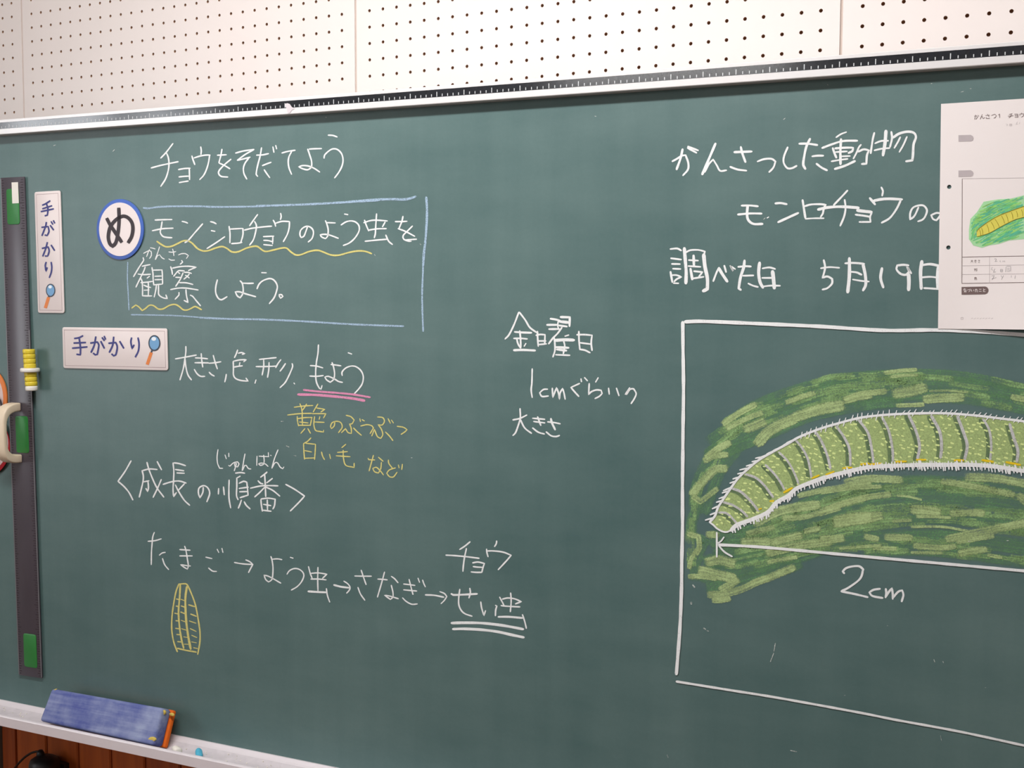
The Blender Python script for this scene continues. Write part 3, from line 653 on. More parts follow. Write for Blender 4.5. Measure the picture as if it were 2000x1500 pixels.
# ------------------------------------------------------------------ room shell (setting)
def wbox(x0, x1, y0, y1, z0, z1):
    V = [(x, y, z) for x in (x0, x1) for y in (y0, y1) for z in (z0, z1)]
    return V, [(0, 1, 3, 2), (4, 6, 7, 5), (0, 4, 5, 1), (2, 3, 7, 6), (0, 2, 6, 4), (1, 5, 7, 3)]
def struct(name, vf, mat, label=None):
    return tag(link(name, mesh(name, vf[0], vf[1], mat)), label, None, None, 'structure')
struct('floor', wbox(XL - .1, XR + .1, YB - .1, .12, FLOOR - .05, FLOOR), M['floormat'], 'brown wooden classroom floor')
struct('ceiling', wbox(XL - .1, XR + .1, YB - .1, .12, CEIL, CEIL + .05), M['ceilmat'], 'off-white classroom ceiling')
struct('wall_back', wbox(XL - .1, XR + .1, YB - .1, YB, FLOOR, CEIL), M['wallwhite'], 'plain back wall of the classroom')
struct('wall_right', wbox(XR, XR + .1, YB, .1, FLOOR, CEIL), M['wallwhite'], 'plain right wall of the classroom')
segs = [wbox(XL - .1, XL, YB, .1, FLOOR, WIN_Z[0]), wbox(XL - .1, XL, YB, .1, WIN_Z[1], CEIL)]
ys = sorted([YB, .1] + [v for w in WINS for v in w])
for a, b in zip(ys[::2], ys[1::2]): segs.append(wbox(XL - .1, XL, a, b, WIN_Z[0], WIN_Z[1]))
struct('wall_left', join(*segs), M['wallwhite'], 'left wall with two wide windows')
for i, (a, b) in enumerate(WINS):
    w = struct('window_%d' % (i + 1), join(*[wbox(XL - .05, XL - .01, a, b, z - .03, z + .03) for z in (WIN_Z[0] + .03, WIN_Z[1] - .03)],
              *[wbox(XL - .05, XL - .01, y - .025, y + .025, WIN_Z[0] + .06, WIN_Z[1] - .06) for y in (a + .025, (a + b) / 2, b - .025)]), M['winframe'], 'aluminium framed sliding window in the left wall')
wf = struct('wall_front', wbox(XL - .1, XR + .1, .0105, .11, FLOOR, CEIL), M['wallwhite'], 'front wall with perforated panels above and wooden planks below the chalkboard')
# perforated panels: 29 x 31 real holes each, shared mesh
PIT, PW = 0.0302262, 0.910
E0 = (PW - 28 * PIT) / 2
ROWS = 31; ZB = -2 * PIT - 0.014
def perforated():
    V, Fc, mi = [], [], []
    xs = [0.0022] + [E0 + (i - .5) * PIT for i in range(30)] + [PW - 0.0022]
    zs = [ZB] + [(-2 + j - .5) * PIT for j in range(1, ROWS)] + [(-2 + ROWS - .5) * PIT]
    T = 0.009
    idx = {}
    def vtx(x, y, z):
        k = (round(x, 6), round(y, 6), round(z, 6))
        if k not in idx: idx[k] = len(V); V.append((x, y, z))
        return idx[k]
    SG = 12; r = 0.0030
    for j in range(ROWS):
        z0, z1 = zs[j], zs[j + 1]; zc = (-2 + j) * PIT
        Fc.append((vtx(xs[0], 0, z0), vtx(xs[1], 0, z0), vtx(xs[1], 0, z1), vtx(xs[0], 0, z1))); mi.append(0)
        Fc.append((vtx(xs[30], 0, z0), vtx(xs[31], 0, z0), vtx(xs[31], 0, z1), vtx(xs[30], 0, z1))); mi.append(0)
        for i in range(29):
            x0, x1 = xs[i + 1], xs[i + 2]; xc = E0 + i * PIT
            ring, outr, bk = [], [], []
            for s in range(SG):
                a = 2 * math.pi * (s + .5) / SG; c, sn = math.cos(a), math.sin(a)
                ring.append(vtx(xc + r * c, 0, zc + r * sn)); bk.append(vtx(xc + r * c, T, zc + r * sn))
            # square corners: each connects to three ring vertices
            cor = [vtx(x1, 0, z1), vtx(x0, 0, z1), vtx(x0, 0, z0), vtx(x1, 0, z0)]
            for q in range(4):
                k = q * 3
                Fc.append((cor[q], ring[(k + 1) % SG], ring[k])); mi.append(0)
                Fc.append((cor[q], ring[(k + 2) % SG], ring[(k + 1) % SG])); mi.append(0)
                Fc.append((cor[q], cor[(q + 1) % 4], ring[(k + 3) % SG], ring[(k + 2) % SG])); mi.append(0)
            for s in range(SG):
                s2 = (s + 1) % SG
                Fc.append((ring[s], ring[s2], bk[s2], bk[s])); mi.append(1)
            Fc.append(tuple(bk)); mi.append(1)
    a, b, zt, zb = xs[0], xs[31], zs[-1], zs[0]
    for q in (((a, 0, zb), (a, 0, zt), (a, T, zt), (a, T, zb)), ((b, 0, zb), (b, T, zb), (b, T, zt), (b, 0, zt)),
              ((a, 0, zb), (a, T, zb), (b, T, zb), (b, 0, zb)), ((a, 0, zt), (b, 0, zt), (b, T, zt), (a, T, zt))):
        Fc.append(tuple(vtx(*p) for p in q)); mi.append(0)
    return mesh('perforated_panel', V, Fc, None, mats=[M['panel'], M['panel_hole']], midx=mi)
pme = perforated(); pme.name = 'perforated_panel'
for k in range(-1, 4): link('perforated_panel', pme, wf, (k * PW, 0, 0))
for k in range(0, 4):
    v, f = wbox(-.006, .006, .0022, .0100, ZB, (-2 + ROWS - .5) * PIT); link('joint_strip', mesh('joint_strip', v, f, M['joint']), wf, (k * PW, 0, 0))
# wainscot planks under the board
PP = 0.1035; PX0 = -0.082
def plank_me():
    w = PP - 0.0035; z0, z1 = FLOOR + .002, -1.16; c = 0.003
    prof = [(0, .009), (0, c), (c, 0), (w - c, 0), (w, c), (w, .009)]
    V = [(x, y, z) for z in (z0, z1) for x, y in prof]; n = len(prof)
    Fc = [(i, (i + 1) % n, (i + 1) % n + n, i + n) for i in range(n)] + [tuple(range(n))[::-1], tuple(range(n, 2 * n))]
    return mesh('plank', V, Fc, M['plank'])
plm = plank_me()
for k in range(0, 30): link('plank', plm, wf, (PX0 + k * PP + .00175, 0, 0))
link('plank', plm, wf, (PX0 - PP + .00175, 0, 0)).scale = (0.46, 1, 1); wf.children[-1].location.x = PX0 - .0478
v, f = wbox(PX0 - .05, PX0 + 30 * PP, .0092, .0102, FLOOR + .003, -1.17); link('groove_backing', mesh('groove_backing', v, f, M['groove']), wf)
struct('trim_1', wbox(-.215, PX0 - .052, -.012, .010, FLOOR, -1.02), M['greypost'], 'grey post at the left end of the wooden wainscot')
for i, (x, y) in enumerate(LAMPS):
    t = bpy.data.objects.new('ceiling_lamp', None); COL.objects.link(t); t.location = (x, y, CEIL)
    tag(t, ('fluorescent lamp over the chalkboard, above the view', 'fluorescent ceiling lamp in the room, nearer the windows, out of view', 'fluorescent ceiling lamp in the room, farther from the windows, out of view')[i], 'lamp')
    v, f = wbox(-.62, .62, -.12, .12, -.06, 0); link('housing', mesh('housing', v, f, M['alu']), t)
    for yy in (-.06, .06):
        v, f = wbox(-.6, .6, yy - .015, yy + .015, -.095, -.065); link('tube', mesh('tube', v, f, M['lamp']), t)

# ------------------------------------------------------------------ chalkboard
CB = Base('chalkboard', 0, 0, 0, 'wide green chalkboard in a white frame covered with chalk writing and a caterpillar drawing', 'chalkboard')
BU0, BU1 = -0.42, 3.0
TRV = lambda u: -1.2535 - 0.0125 * (u - 0.2)      # the tray hangs a hair out of level
v, f = boxf(BU0, BU1, -1.31, -0.070, -0.012, 0.0); CB.add('writing_surface', v, f, M['board'])
# casing from the board back to the wall
def casing():
    P = []
    for u in (BU0, BU1):
        a = O + U * u - NN * 0.0125
        P.append(((a.x, a.y), (a.x, -0.001)))
    V = [];
    for z in (-1.27, -0.080):
        V += [(P[0][0][0], P[0][0][1], z), (P[1][0][0], P[1][0][1], z), (P[1][1][0], P[1][1][1], z), (P[0][1][0], P[0][1][1], z)]
    Fc = [(0, 1, 2, 3), (7, 6, 5, 4), (0, 4, 5, 1), (1, 5, 6, 2), (2, 6, 7, 3), (3, 7, 4, 0)]
    return V, Fc
v, f = casing(); inv = (Matrix.Translation(O) @ Matrix.Rotation(ANG, 4, 'Z')).inverted()
o = link('casing', mesh('casing', [tuple(inv @ Vector(p)) for p in v], f, M['casing']), CB.o)
def extrude_profile(prof, u0, u1, slope=0.0, su=0.2, nseg=1):
    V, Fc = [], []; k = len(prof)
    for j in range(nseg + 1):
        u = u0 + (u1 - u0) * j / nseg
        for n, vv in prof: V.append((u, vv - slope * (u - su), n))
    for j in range(nseg):
        for i in range(k):
            a = j * k + i; b = j * k + (i + 1) % k; Fc.append((a, b, b + k, a + k))
    Fc.append(tuple(range(k))); Fc.append(tuple(range(nseg * k, nseg * k + k))[::-1])
    return V, Fc
# top frame: upper rail, recessed strip, lower rail (front face n = 0.020)
v, f = extrude_profile([(-.012, -.0665), (.0185, -.0665), (.020, -.0675), (.020, -.0722), (.018, -.0722), (.018, -.0848), (.020, -.0848), (.020, -.0945), (.0192, -.0955), (.0, -.0955), (-.012, -.0955)], BU0, BU1)
CB.add('top_frame', v, f, M['alu'])
v, f = boxf(BU0 + .002, BU1 - .002, -.0846, -.0724, .0181, .0195); CB.add('magnetic_strip', v, f, M['darkstrip'])
V, Fc = [], []
umaj = at(1639.6, 127, .0196)[0]
for k in range(-220, 120):
    u = umaj + k * .010
    if not BU0 + .03 < u < BU1 - .03: continue
    big = k % 5 == 0; V, Fc = join((V, Fc), boxf(u - .0006, u + .0006, -.0836, -.0760 if big else -.0795, .0195, .0198))
tk = CB.add('tick_marks', V, Fc, M['tick']); tk['kind'] = 'stuff'
# smear of dried tape on the strip at x~563
def blob(pts, n, mapper=at): return [(*mapper(x, y, n), n) for x, y in pts]
P = blob([(556, 203), (561, 201.5), (566, 203), (570, 209), (576, 212), (570, 215), (566, 221), (562, 221), (560, 212), (557, 208)], .0206)
CB.add('tape_residue', P, [tuple(range(len(P)))], M['dust'])
# side frames
for a, b in ((BU0 - .022, BU0), (BU1, BU1 + .022)):
    v, f = boxf(a, b, -1.29, -.0665, -.012, .020); CB.add('side_frame', v, f, M['alu'], bev=.002)
# chalk tray
prof = [(0.0, .0000), (.004, .0005), (.010, -.0040), (.018, -.0090), (.030, -.0122), (.055, -.0130), (.070, -.0128), (.0765, -.0110), (.0768, -.0150), (.0782, -.0150), (.0785, .0062), (.0795, .0070), (.0825, .0068), (.0843, .0060), (.0850, .0042), (.0850, -.0140), (.0835, -.0150), (.060, -.0210), (.010, -.0230), (0.0, -.0200)]
v, f = extrude_profile([(n, -1.2535 + vv) for n, vv in prof], BU0, BU1, 0.0125, 0.2, 1)
CB.add('chalk_tray', v, f, M['tray'])
def trayv(u, n):
    # height of the tray bed
    for (a, va), (b, vb) in zip(prof[:8], prof[1:8]):
        if a <= n <= b: return TRV(u) + va + (vb - va) * (n - a) / (b - a + 1e-9)
    return TRV(u) - .0125
# dust heaps lying in the tray
def heap(us, seed, name='chalk_dust'):
    rnd = random.Random(seed); V, Fc = [], []; NX, NY = 90, 8
    for i in range(NX + 1):
        u = us[0] + (us[1] - us[0]) * i / NX
        for j in range(NY + 1):
            n = .014 + (.074 - .014) * j / NY
            e = math.sin(math.pi * j / NY) * min(1, i / 6, (NX - i) / 6)
            V.append((u, trayv(u, n) + .0004 + e * (.0012 + .0022 * rnd.random()), n))
    for i in range(NX):
        for j in range(NY):
            a = i * (NY + 1) + j; Fc.append((a, a + 1, a + NY + 2, a + NY + 1))
    return V, Fc
v, f = heap((.10, 1.9), 3); o = CB.add(name='chalk_dust', verts=v, faces=f, mat=M['dust'], smooth=True); o['kind'] = 'stuff'

# --------- chalk writing and drawings as parts of the board
INFO = {
 'チョウをそだてよう': ('chalk_writing', 'white chalk title at upper left'),
 'モンシロチョウのよう虫を': ('chalk_writing', 'first white line inside the blue box'),
 'かんさつ': ('chalk_writing', 'tiny white reading aid over second line'),
 '観察': ('chalk_writing', 'two dense white characters inside blue box'),
 'しよう。': ('chalk_writing', 'end of the sentence inside blue box'),
 '大きさ,色,形,もよう': ('chalk_writing', 'white list beside the horizontal card'),
 '下線': ('chalk_underline', 'pink double underline'),
 '黄色のぶつぶつ': ('chalk_writing', 'yellow chalk writing, upper line'),
 '白い毛 など': ('chalk_writing', 'yellow chalk writing, lower line'),
 '波線': ('chalk_underline', 'yellow wavy underline'),
 '青い枠': ('chalk_box', 'pale blue chalk box round the sentence'),
 '〈成長の順番〉': ('chalk_writing', 'white bracketed heading'),
 'じゅんばん': ('chalk_writing', 'tiny white reading aid over the heading'),
 'たまご→よう虫→さなぎ→': ('chalk_writing', 'white words joined by arrows'),
 'チョウ': ('chalk_writing', 'white words at the end of the arrows'),
 '二重線': ('chalk_underline', 'thick white double underline'),
 'たまごの絵': ('chalk_drawing', 'yellow chalk drawing of an egg with ribs'),
 '金曜日': ('chalk_writing', 'white weekday in the middle of the board'),
 '1cmぐらいの': ('chalk_writing', 'white measure note in the middle'),
 '大きさ': ('chalk_writing', 'short white word under the measure note'),
 'かんさつした動物': ('chalk_writing', 'white heading at upper right'),
 'モンロチョウのよ': ('chalk_writing', 'white second line at upper right'),
 '調べた日': ('chalk_writing', 'white date caption at right'),
 '5月19日': ('chalk_writing', 'white date at right'),
 '観察わく': ('chalk_box', 'large white chalk frame round the caterpillar'),
 '長さの線': ('chalk_measure_line', 'white measure line under the caterpillar'),
 '2cm': ('chalk_writing', 'white measure under the caterpillar'),
}
def part_empty(name, parent, label=None):
    e = bpy.data.objects.new(name, None); COL.objects.link(e); e.parent = parent; e.empty_display_size = .02
    if label: e['label'] = label
    return e
wig = None
cat_part = None
CATN = {'葉のうす塗り': ('leaf_shading', .0002), '葉のこい塗り': ('leaf_patch', .00045), '体のふし': ('body_segment_line', .0009),
        'よう虫のりんかく': ('caterpillar_outline', .0011), '体の黄色い点線': ('yellow_dash', .0011)}
WAVE = {}
for hd, chars in BLK:
    if hd[0] == 'C': continue
    col, title = hd[1], hd[2]
    key = title.split(' ')[0] if title not in INFO else title
    if hd[0] == 'F' or title in CATN:
        if cat_part is None: cat_part = part_empty('caterpillar_drawing', CB.o, 'green leaf and segmented caterpillar in coloured chalk')
        if hd[0] == 'F':
            body = chars[0][0][0]
            Vb = [(*at(x, y, .00062), .00062) for x, y in body]; CB.add('body_fill', Vb, [tuple(range(len(Vb)))], M['body'], cat_part)
            continue
        nm, n0 = CATN[title]
        leaf = nm.startswith('leaf')
        for ch in chars:
            for one in ch:
                v, f, uv = strokes([one], at, n0, 0.8 if leaf else 0.4, 0.05, leaf)
                o = CB.add(nm, v, f, M[col], cat_part, uvs=uv)
                if leaf: setfade(o)
        continue
    nm, lab = INFO[key]
    e = part_empty(nm, CB.o, lab)
    for ch in chars:
        v, f, uv = strokes(ch, at, .0013 if title in ('長さの線', '観察わく') else .0004)
        CB.add('chalk_character' if nm == 'chalk_writing' else 'chalk_stroke', v, f, M[col], e, uvs=uv)

rl = random.Random(4)
ms = []
def flow(P, cnt, wd, wr, lr):
    Q = smooth_pts(P, 2.0)
    for _ in range(cnt):
        i = rl.randrange(3, len(Q) - 4); l = rl.uniform(*lr); j = min(len(Q) - 3, i + int(l / 2)); o = rl.uniform(-wr, wr)
        if j - i < 4: continue
        seg = []
        for k in (i, (i + j) // 2, j):
            t = (Q[k + 2] - Q[k - 2]).normalized(); p = Q[k] + Vector((-t.y, t.x)) * (o + rl.uniform(-2, 2)); seg.append((p.x, p.y))
        ms.append((seg, rl.uniform(*wd)))
flow([(1395, 868), (1450, 824), (1530, 790), (1620, 762), (1720, 750), (1800, 750), (1900, 758), (2030, 786)], 60, (5, 16), 24, (20, 80))
flow([(1410, 890), (1370, 940), (1355, 1000), (1352, 1050), (1356, 1110)], 18, (6, 14), 9, (16, 50))
flow([(1450, 1046), (1530, 1015), (1620, 980), (1740, 955), (1850, 950), (2030, 965)], 40, (6, 18), 16, (30, 110))
flow([(1400, 1080), (1500, 1060), (1620, 1030), (1740, 1008), (1860, 1010), (2030, 1024)], 50, (6, 20), 22, (30, 110))
flow([(1390, 1110), (1480, 1095), (1600, 1068), (1740, 1062), (1860, 1070), (2030, 1088)], 40, (5, 15), 14, (24, 90))
v, f, uv = strokes(ms, at, .0003, .7, .1, True); o = CB.add('leaf_texture_strokes', v, f, M['medium'], cat_part, uvs=uv); o['kind'] = 'stuff'; setfade(o)
# hairs along the caterpillar, warts on it, shading beside each ring
TOP = [(1386, 1020), (1396, 1008), (1408, 982), (1420, 964), (1440, 936), (1456, 920), (1480, 900), (1510, 882), (1540, 866), (1560, 854), (1600, 838), (1640, 826), (1680, 816), (1720, 811), (1770, 808), (1840, 807), (1900, 811), (1960, 818), (2030, 828)]
BOT = [(1428, 1036), (1440, 1025), (1470, 1014), (1500, 1000), (1516, 982), (1540, 968), (1556, 954), (1590, 940), (1620, 930), (1660, 920), (1700, 912), (1740, 910), (1800, 908), (1840, 908), (1900, 908), (1950, 912), (2030, 924)]
rd = random.Random(21)
hs = []
Q = smooth_pts(TOP, 1.0); i = 12
while i < len(Q) - 2:
    p = Q[i]; t = (Q[i + 1] - Q[i - 1]).normalized()
    if p.x < 1560:
        d = Vector((-1, 0.10 + rd.uniform(-.1, .1))) if p.x < 1500 else Vector((-.95, .35)); d = (d - t * .4).normalized(); a, b = 0, rd.uniform(12, 19); wd = 3.4
    elif p.x < 1760: d = Vector((rd.uniform(.05, .35), -1)).normalized(); a, b = -rd.uniform(4, 10), rd.uniform(6, 10); wd = 2.0
    else: d = Vector((rd.uniform(.5, .9), -.9)).normalized(); a, b = -rd.uniform(2, 9), rd.uniform(6, 11); wd = 2.0
    hs.append(([tuple(p + d * a), tuple(p + d * b)], wd)); i += int(rd.uniform(8, 15))
Q = smooth_pts(BOT, 1.0); i = 3
while i < len(Q) - 2:
    p = Q[i]; d = Vector((rd.uniform(.0, .35), 1)).normalized(); up = rd.uniform(1, 4) if p.x < 1650 else rd.uniform(3, 9)
    hs.append(([tuple(p - d * up), tuple(p + d * rd.uniform(6, 12))], rd.uniform(2.2, 4.2))); i += int(rd.uniform(4, 9))
v, f, uv = strokes(hs, at, .0013, .3); o = CB.add('caterpillar_hair', v, f, M['white'], cat_part, uvs=uv); o['kind'] = 'stuff'
def inside(x, y, poly):
    c = False; j = len(poly) - 1
    for i in range(len(poly)):
        if (poly[i][1] > y) != (poly[j][1] > y) and x < (poly[j][0] - poly[i][0]) * (y - poly[i][1]) / (poly[j][1] - poly[i][1]) + poly[i][0]: c = not c
        j = i
    return c
ds = []; placed = []
while len(placed) < 330:
    x, y = rd.uniform(1392, 2025), rd.uniform(806, 1036)
    if not inside(x, y, body) or not all(inside(x + a, y + b, body) for a, b in ((7, 0), (-7, 0), (0, 7), (0, -7))): continue
    if any((x - a) ** 2 + (y - b) ** 2 < 60 for a, b in placed): 
        if rd.random() < .97: continue
    placed.append((x, y)); dx = rd.uniform(1, 3.2); ds.append(([(x - dx, y - rd.uniform(-1, 2)), (x + dx, y + rd.uniform(0, 2))], rd.uniform(2.4, 4.6)))
v, f, uv = strokes(ds, at, .0008, .5); o = CB.add('wart_dots', v, f, M['dot'], cat_part, uvs=uv); o['kind'] = 'stuff'
sh = []
for hd, chars in BLK:
    if hd[0] == 'P' and hd[2] == '体のふし':
        for ch in chars:
            for P, w in ch: sh.append(([(x - 6, y + 2) for x, y in P], 7.5))
v, f, uv = strokes(sh, at, .0007, .5); CB.add('segment_shading', v, f, M['shade'], cat_part, uvs=uv)
# loose chalk specks on the board
sp = []
for x, y, l, w, a in [(551, 823, 2, 2, 0), (562, 872, 3, 1.6, .4), (576, 890, 2, 1.5, .2), (1163, 227, 1.4, 1.6, .2), (1532, 232, 2.4, 1.4, -.7), (1819, 163, 1.4, 1.6, 0), (1895, 173, 1.6, 1.6, 0), (1880, 179, 4, 1, -.3), (1376, 1228, 2, 3, .6), (1382, 1232, 2, 2, .4), (1355, 1145, 3, 3, .9), (1350, 1178, 1.5, 4, 1.4),
                      (1513, 1264, 8, 1.6, -1.4), (1508, 1284, 9, 1.6, -1.2), (1550, 1467, 6, 2, .2), (1825, 1291, 3, 1.6, 1.2), (1842, 1293, 1.5, 1.6, 1.2), (666, 777, 1.2, 1.2, 0), (637, 229, 1, 1.2, 0), (1617, 166, 1, 1.6, .8), (106, 284, 2.6, 1.6, -.4), (222, 294, 2.4, 1.6, -.8), (821, 477, 1.2, 1.6, .8), (1304, 1477, 3, 1.2, 1.2), (1893, 1072 - 15, 1.6, 2, 0), (1733, 1222, 1, 1, 0),
                      (732, 498, 1.5, 1.4, 1), (1968, 1056, 1.6, 2, 0), (1838, 1442, 5, 1.1, 1.4), (1925, 1343, 1, 1, 0), (1650, 1358, 1, 1, 0), (804, 894, 1.2, 1.2, 0), (1493, 427, 2, 1.6, -.8)]:
    dx, dy = math.cos(a) * l, math.sin(a) * l; sp.append(([(x - dx, y - dy), (x + dx, y + dy)], w))
v, f, uv = strokes(sp, at, .0006, .5); o = CB.add('chalk_specks', v, f, M['speck'], uvs=uv); o['kind'] = 'stuff'

# ------------------------------------------------------------------ magnet cards and their print
def cblock(tagname): return [(hd, ch) for hd, ch in BLK if hd[0] == 'C' and hd[2] == tagname]
def card(px, label, tagn, lens, name='word_card'):
    c = [at(x, y, .003) for x, y in px]; u0 = sum(p[0] for p in c) / 4; v0 = min(p[1] for p in c)
    b = Base(name, u0, v0, 0.0005, label, 'magnet card')
    rr = roundrect(c, .005); v, f = slab(rr, .0008, .0030); b.add('magnet_sheet', v, f, M['cardwhite'], bev=.0006)
    cen = Vector((u0, sum(p[1] for p in c) / 4))
    def ins(p, k):
        d = Vector(p) - cen; return (cen.x + d.x - math.copysign(k, d.x), cen.y + d.y - math.copysign(k, d.y))
    for k0, k1 in ((.0050, .0056),):
        A = [ins(p, k0) for p in c]; B = [ins(p, k1) for p in c]
        V = [(*p, .00312) for p in A + B]; b.add('printed_border', V, [(i, (i + 1) % 4, (i + 1) % 4 + 4, i + 4) for i in range(4)], M['cardline'])
    lay = (.0033, .0035)
    for hd, chars in cblock(tagn):
        for ch in chars:
            v, f, uv = strokes([(P, w * 1.22) for P, w in ch], at, lay[0], .8, .03); b.add('printed_character', v, f, M[hd[1]], uvs=uv)
    (cx, cy, rx, ry), (hx, hy, gx, gy, ex, ey) = lens
    mg = part_empty('magnifier_print', b.o)
    def ell(cx, cy, rx, ry, n, m, nm):
        P = [(*at(cx + rx * math.cos(a * math.pi / 16), cy + ry * math.sin(a * math.pi / 16), n), n) for a in range(32)]
        b.add(nm, P, [tuple(range(32))[::-1]], M[m], mg)
    v, f, uv = strokes([([(hx, hy), (gx, gy)], 3.6)], at, .0033, .9, 0); b.add('neck_print', v, f, M['lensrim'], mg)
    v, f, uv = strokes([([(gx, gy), (ex, ey)], 6.2)], at, .0034, 1.0, 0); b.add('handle_print', v, f, M['orangeprint'], mg)
    ell(cx, cy, rx, ry, .0037, 'lensrim', 'rim_print'); ell(cx, cy, rx * .80, ry * .84, .0039, 'lens', 'lens_print')
    ell(cx - rx * .1, cy - ry * .52, rx * .38, ry * .24, .0041, 'lenshi', 'highlight_print')
    return b
card([(67, 375), (117.5, 372), (125.5, 611.5), (74, 611)], 'tall white magnet card with vertical navy word and a magnifying glass', 'v', ((98.7, 567, 9.2, 12.8), (95.5, 578, 94.5, 582, 89, 600)))
card([(121.4, 639), (326, 641.5), (328, 723.5), (123.6, 719)], 'wide white magnet card with horizontal navy word and a magnifying glass', 'h', ((301.5, 670, 11.8, 15.6), (297, 684, 295, 690, 288, 710.5)))
# round magnet
cu, cv = at(234, 448, .003); b = Base('round_card', cu, cv - .058, 0, 'round white magnet card with blue ring and one big black character', 'magnet card')
v, f = disc(cu, cv, .0575, .0008, .0030, 56); b.add('magnet_sheet', v, f, M['rimblue'], bev=.0005)
v, f = disc(cu, cv, .0508, .0031, .0034, 56); b.add('white_face', v, f, M['cardwhite'])
for hd, chars in cblock('m'):
    for ch in chars: v, f, uv = strokes(ch, at, .0038, .85, .03); b.add('printed_character', v, f, M['ink'], uvs=uv)

# ------------------------------------------------------------------ long ruler
TL, TR, BR, BL = at(0, 348.5, .005), at(47.5, 345, .005), at(82.5, 1325, .005), at(37, 1318, .005)
TL = (BL[0] - (TR[0] - BR[0]) * -1 , TL[1]); TL = (TR[0] - (BR[0] - BL[0]), TR[1])
rb = Base('long_ruler', (BL[0] + BR[0]) / 2, BL[1], 0, 'long smoky ruler with green magnet pads standing upright at left of the board', 'ruler')
def rp(a, t, n):
    # a 0..1 across, t 0..1 down
    u = (TL[0] + (TR[0] - TL[0]) * a) * (1 - t) + (BL[0] + (BR[0] - BL[0]) * a) * t
    vv = (TL[1] + (TR[1] - TL[1]) * a) * (1 - t) + (BL[1] + (BR[1] - BL[1]) * a) * t
    return (u, vv, n)
V = []; Fc = []
for n in (.0025, .0055): V += [rp(0, 0, n), rp(1, 0, n), rp(1, 1, n), rp(0, 1, n)]
Fc = [(0, 1, 2, 3), (7, 6, 5, 4)] + [(i, (i + 1) % 4 + 0, (i + 1) % 4 + 4, i + 4) for i in range(4)]
rb.add('ruler_body', V, Fc, M['ruler'], bev=.0008)
def rquad(a0, a1, t0, t1, n0, n1):
    V = [rp(a, t, n) for n in (n0, n1) for a, t in ((a0, t0), (a1, t0), (a1, t1), (a0, t1))]
    return V, [(0, 1, 2, 3), (7, 6, 5, 4)] + [(i, (i + 1) % 4, (i + 1) % 4 + 4, i + 4) for i in range(4)]
def T(y): return (y - 346.0) / (1322.0 - 346.0)
for a0, a1, y0, y1, dim in ((.24, .76, 368, 436, 1), (.27, .80, 806, 878, 0), (.27, .82, 1236, 1303, 0)):
    c = [rp(a0, T(y0), 0), rp(a1, T(y0), 0), rp(a1, T(y1), 0), rp(a0, T(y1), 0)]
    v, f = slab(roundrect([p[:2] for p in c], .006), .0050, .0066); rb.add('green_magnet_pad', v, f, M['greenpad'], bev=.0008)
v, f = rquad(.0, .035, .002, .998, .0054, .0058); rb.add('pale_edge', v, f, M['ruleredge'])
v, f = rquad(.965, 1, .30, .998, .0054, .0058); rb.add('pale_edge', v, f, M['ruleredge'])
V, Fc = [], []
for k in range(1, 200):
    t = k * .005
    if t > .995: break
    l = .16 if k % 10 == 0 else (.12 if k % 2 == 0 else .08)
    V, Fc = join((V, Fc), rquad(.95 - l, .95, t, t + .0011, .0054, .00585), rquad(.05, .05 + l * .8, t, t + .0011, .0054, .00585))
o = rb.add('graduation_marks', V, Fc, M['grad']); o['kind'] = 'stuff'
v, f = rquad(.49, .76, T(356), T(396), .0067, .0071); rb.add('name_sticker', v, f, M['sticker'])
# arched handle standing off the ruler
A0, A1 = at(34, 796, .007), at(34, 893, .007)
hv = []; NA = 20; hw = .0125; Vh, Fh = [], []
uc = (A0[0] + A1[0]) / 2 - .001
pathp = []
va, vb = at(30, 786, .007)[1], at(33, 903, .007)[1]; mid = (va + vb) / 2; H = (va - vb) / 2
for k in range(NA + 1):
    a = math.pi * k / NA
    ss = math.copysign(abs(math.cos(a)) ** 0.45, math.cos(a)); cc = abs(math.sin(a)) ** 0.75
    outer = (mid + H * ss, .0062 + .047 * cc); inner = (mid + (H - .017) * ss, .0062 + max(0, .037 * cc))
    pathp.append((outer, inner))
for k, (ou, inn) in enumerate(pathp):
    for (vv, nn_), sg in ((ou, -1), (ou, 1), (inn, 1), (inn, -1)): Vh.append((uc + sg * hw, vv, nn_))
for k in range(NA):
    for i in range(4): a = k * 4 + i; c2 = k * 4 + (i + 1) % 4; Fh.append((a, c2, c2 + 4, a + 4))
Fh += [(3, 2, 1, 0), tuple(NA * 4 + i for i in range(4))]
rb.add('handle', Vh, Fh, M['cream'], bev=.003, seg=3)

# ------------------------------------------------------------------ stack of small round magnets on the ruler edge
def puck(name, u, vtop, h, r, mat, label, n):
    prof = [(0, 0), (r * .9, 0), (r * .985, h * .12), (r, h * .35), (r, h * .65), (r * .985, h * .88), (r * .9, h), (0, h)]
    b = Base(name, u, vtop - h, n, own=False); V, Fc = [], []; SG = 28
    for i, (rr, hh) in enumerate(prof[1:-1]):
        for s in range(SG): a = 2 * math.pi * s / SG; V.append((u + rr * math.cos(a), vtop - h + hh, n + rr * math.sin(a)))
    m = len(prof) - 2
    for i in range(m - 1):
        for s in range(SG): Fc.append((i * SG + s, i * SG + (s + 1) % SG, (i + 1) * SG + (s + 1) % SG, (i + 1) * SG + s))
    Fc += [tuple(range(SG))[::-1], tuple(range((m - 1) * SG, m * SG))]
    o = b.single(name, V, Fc, mat, smooth=True)
    try: o.data.set_sharp_from_angle(angle=1.0)
    except Exception: pass
    return tag(o, label, 'magnet', 'round magnets stacked on the ruler edge')
nm_ = .0190
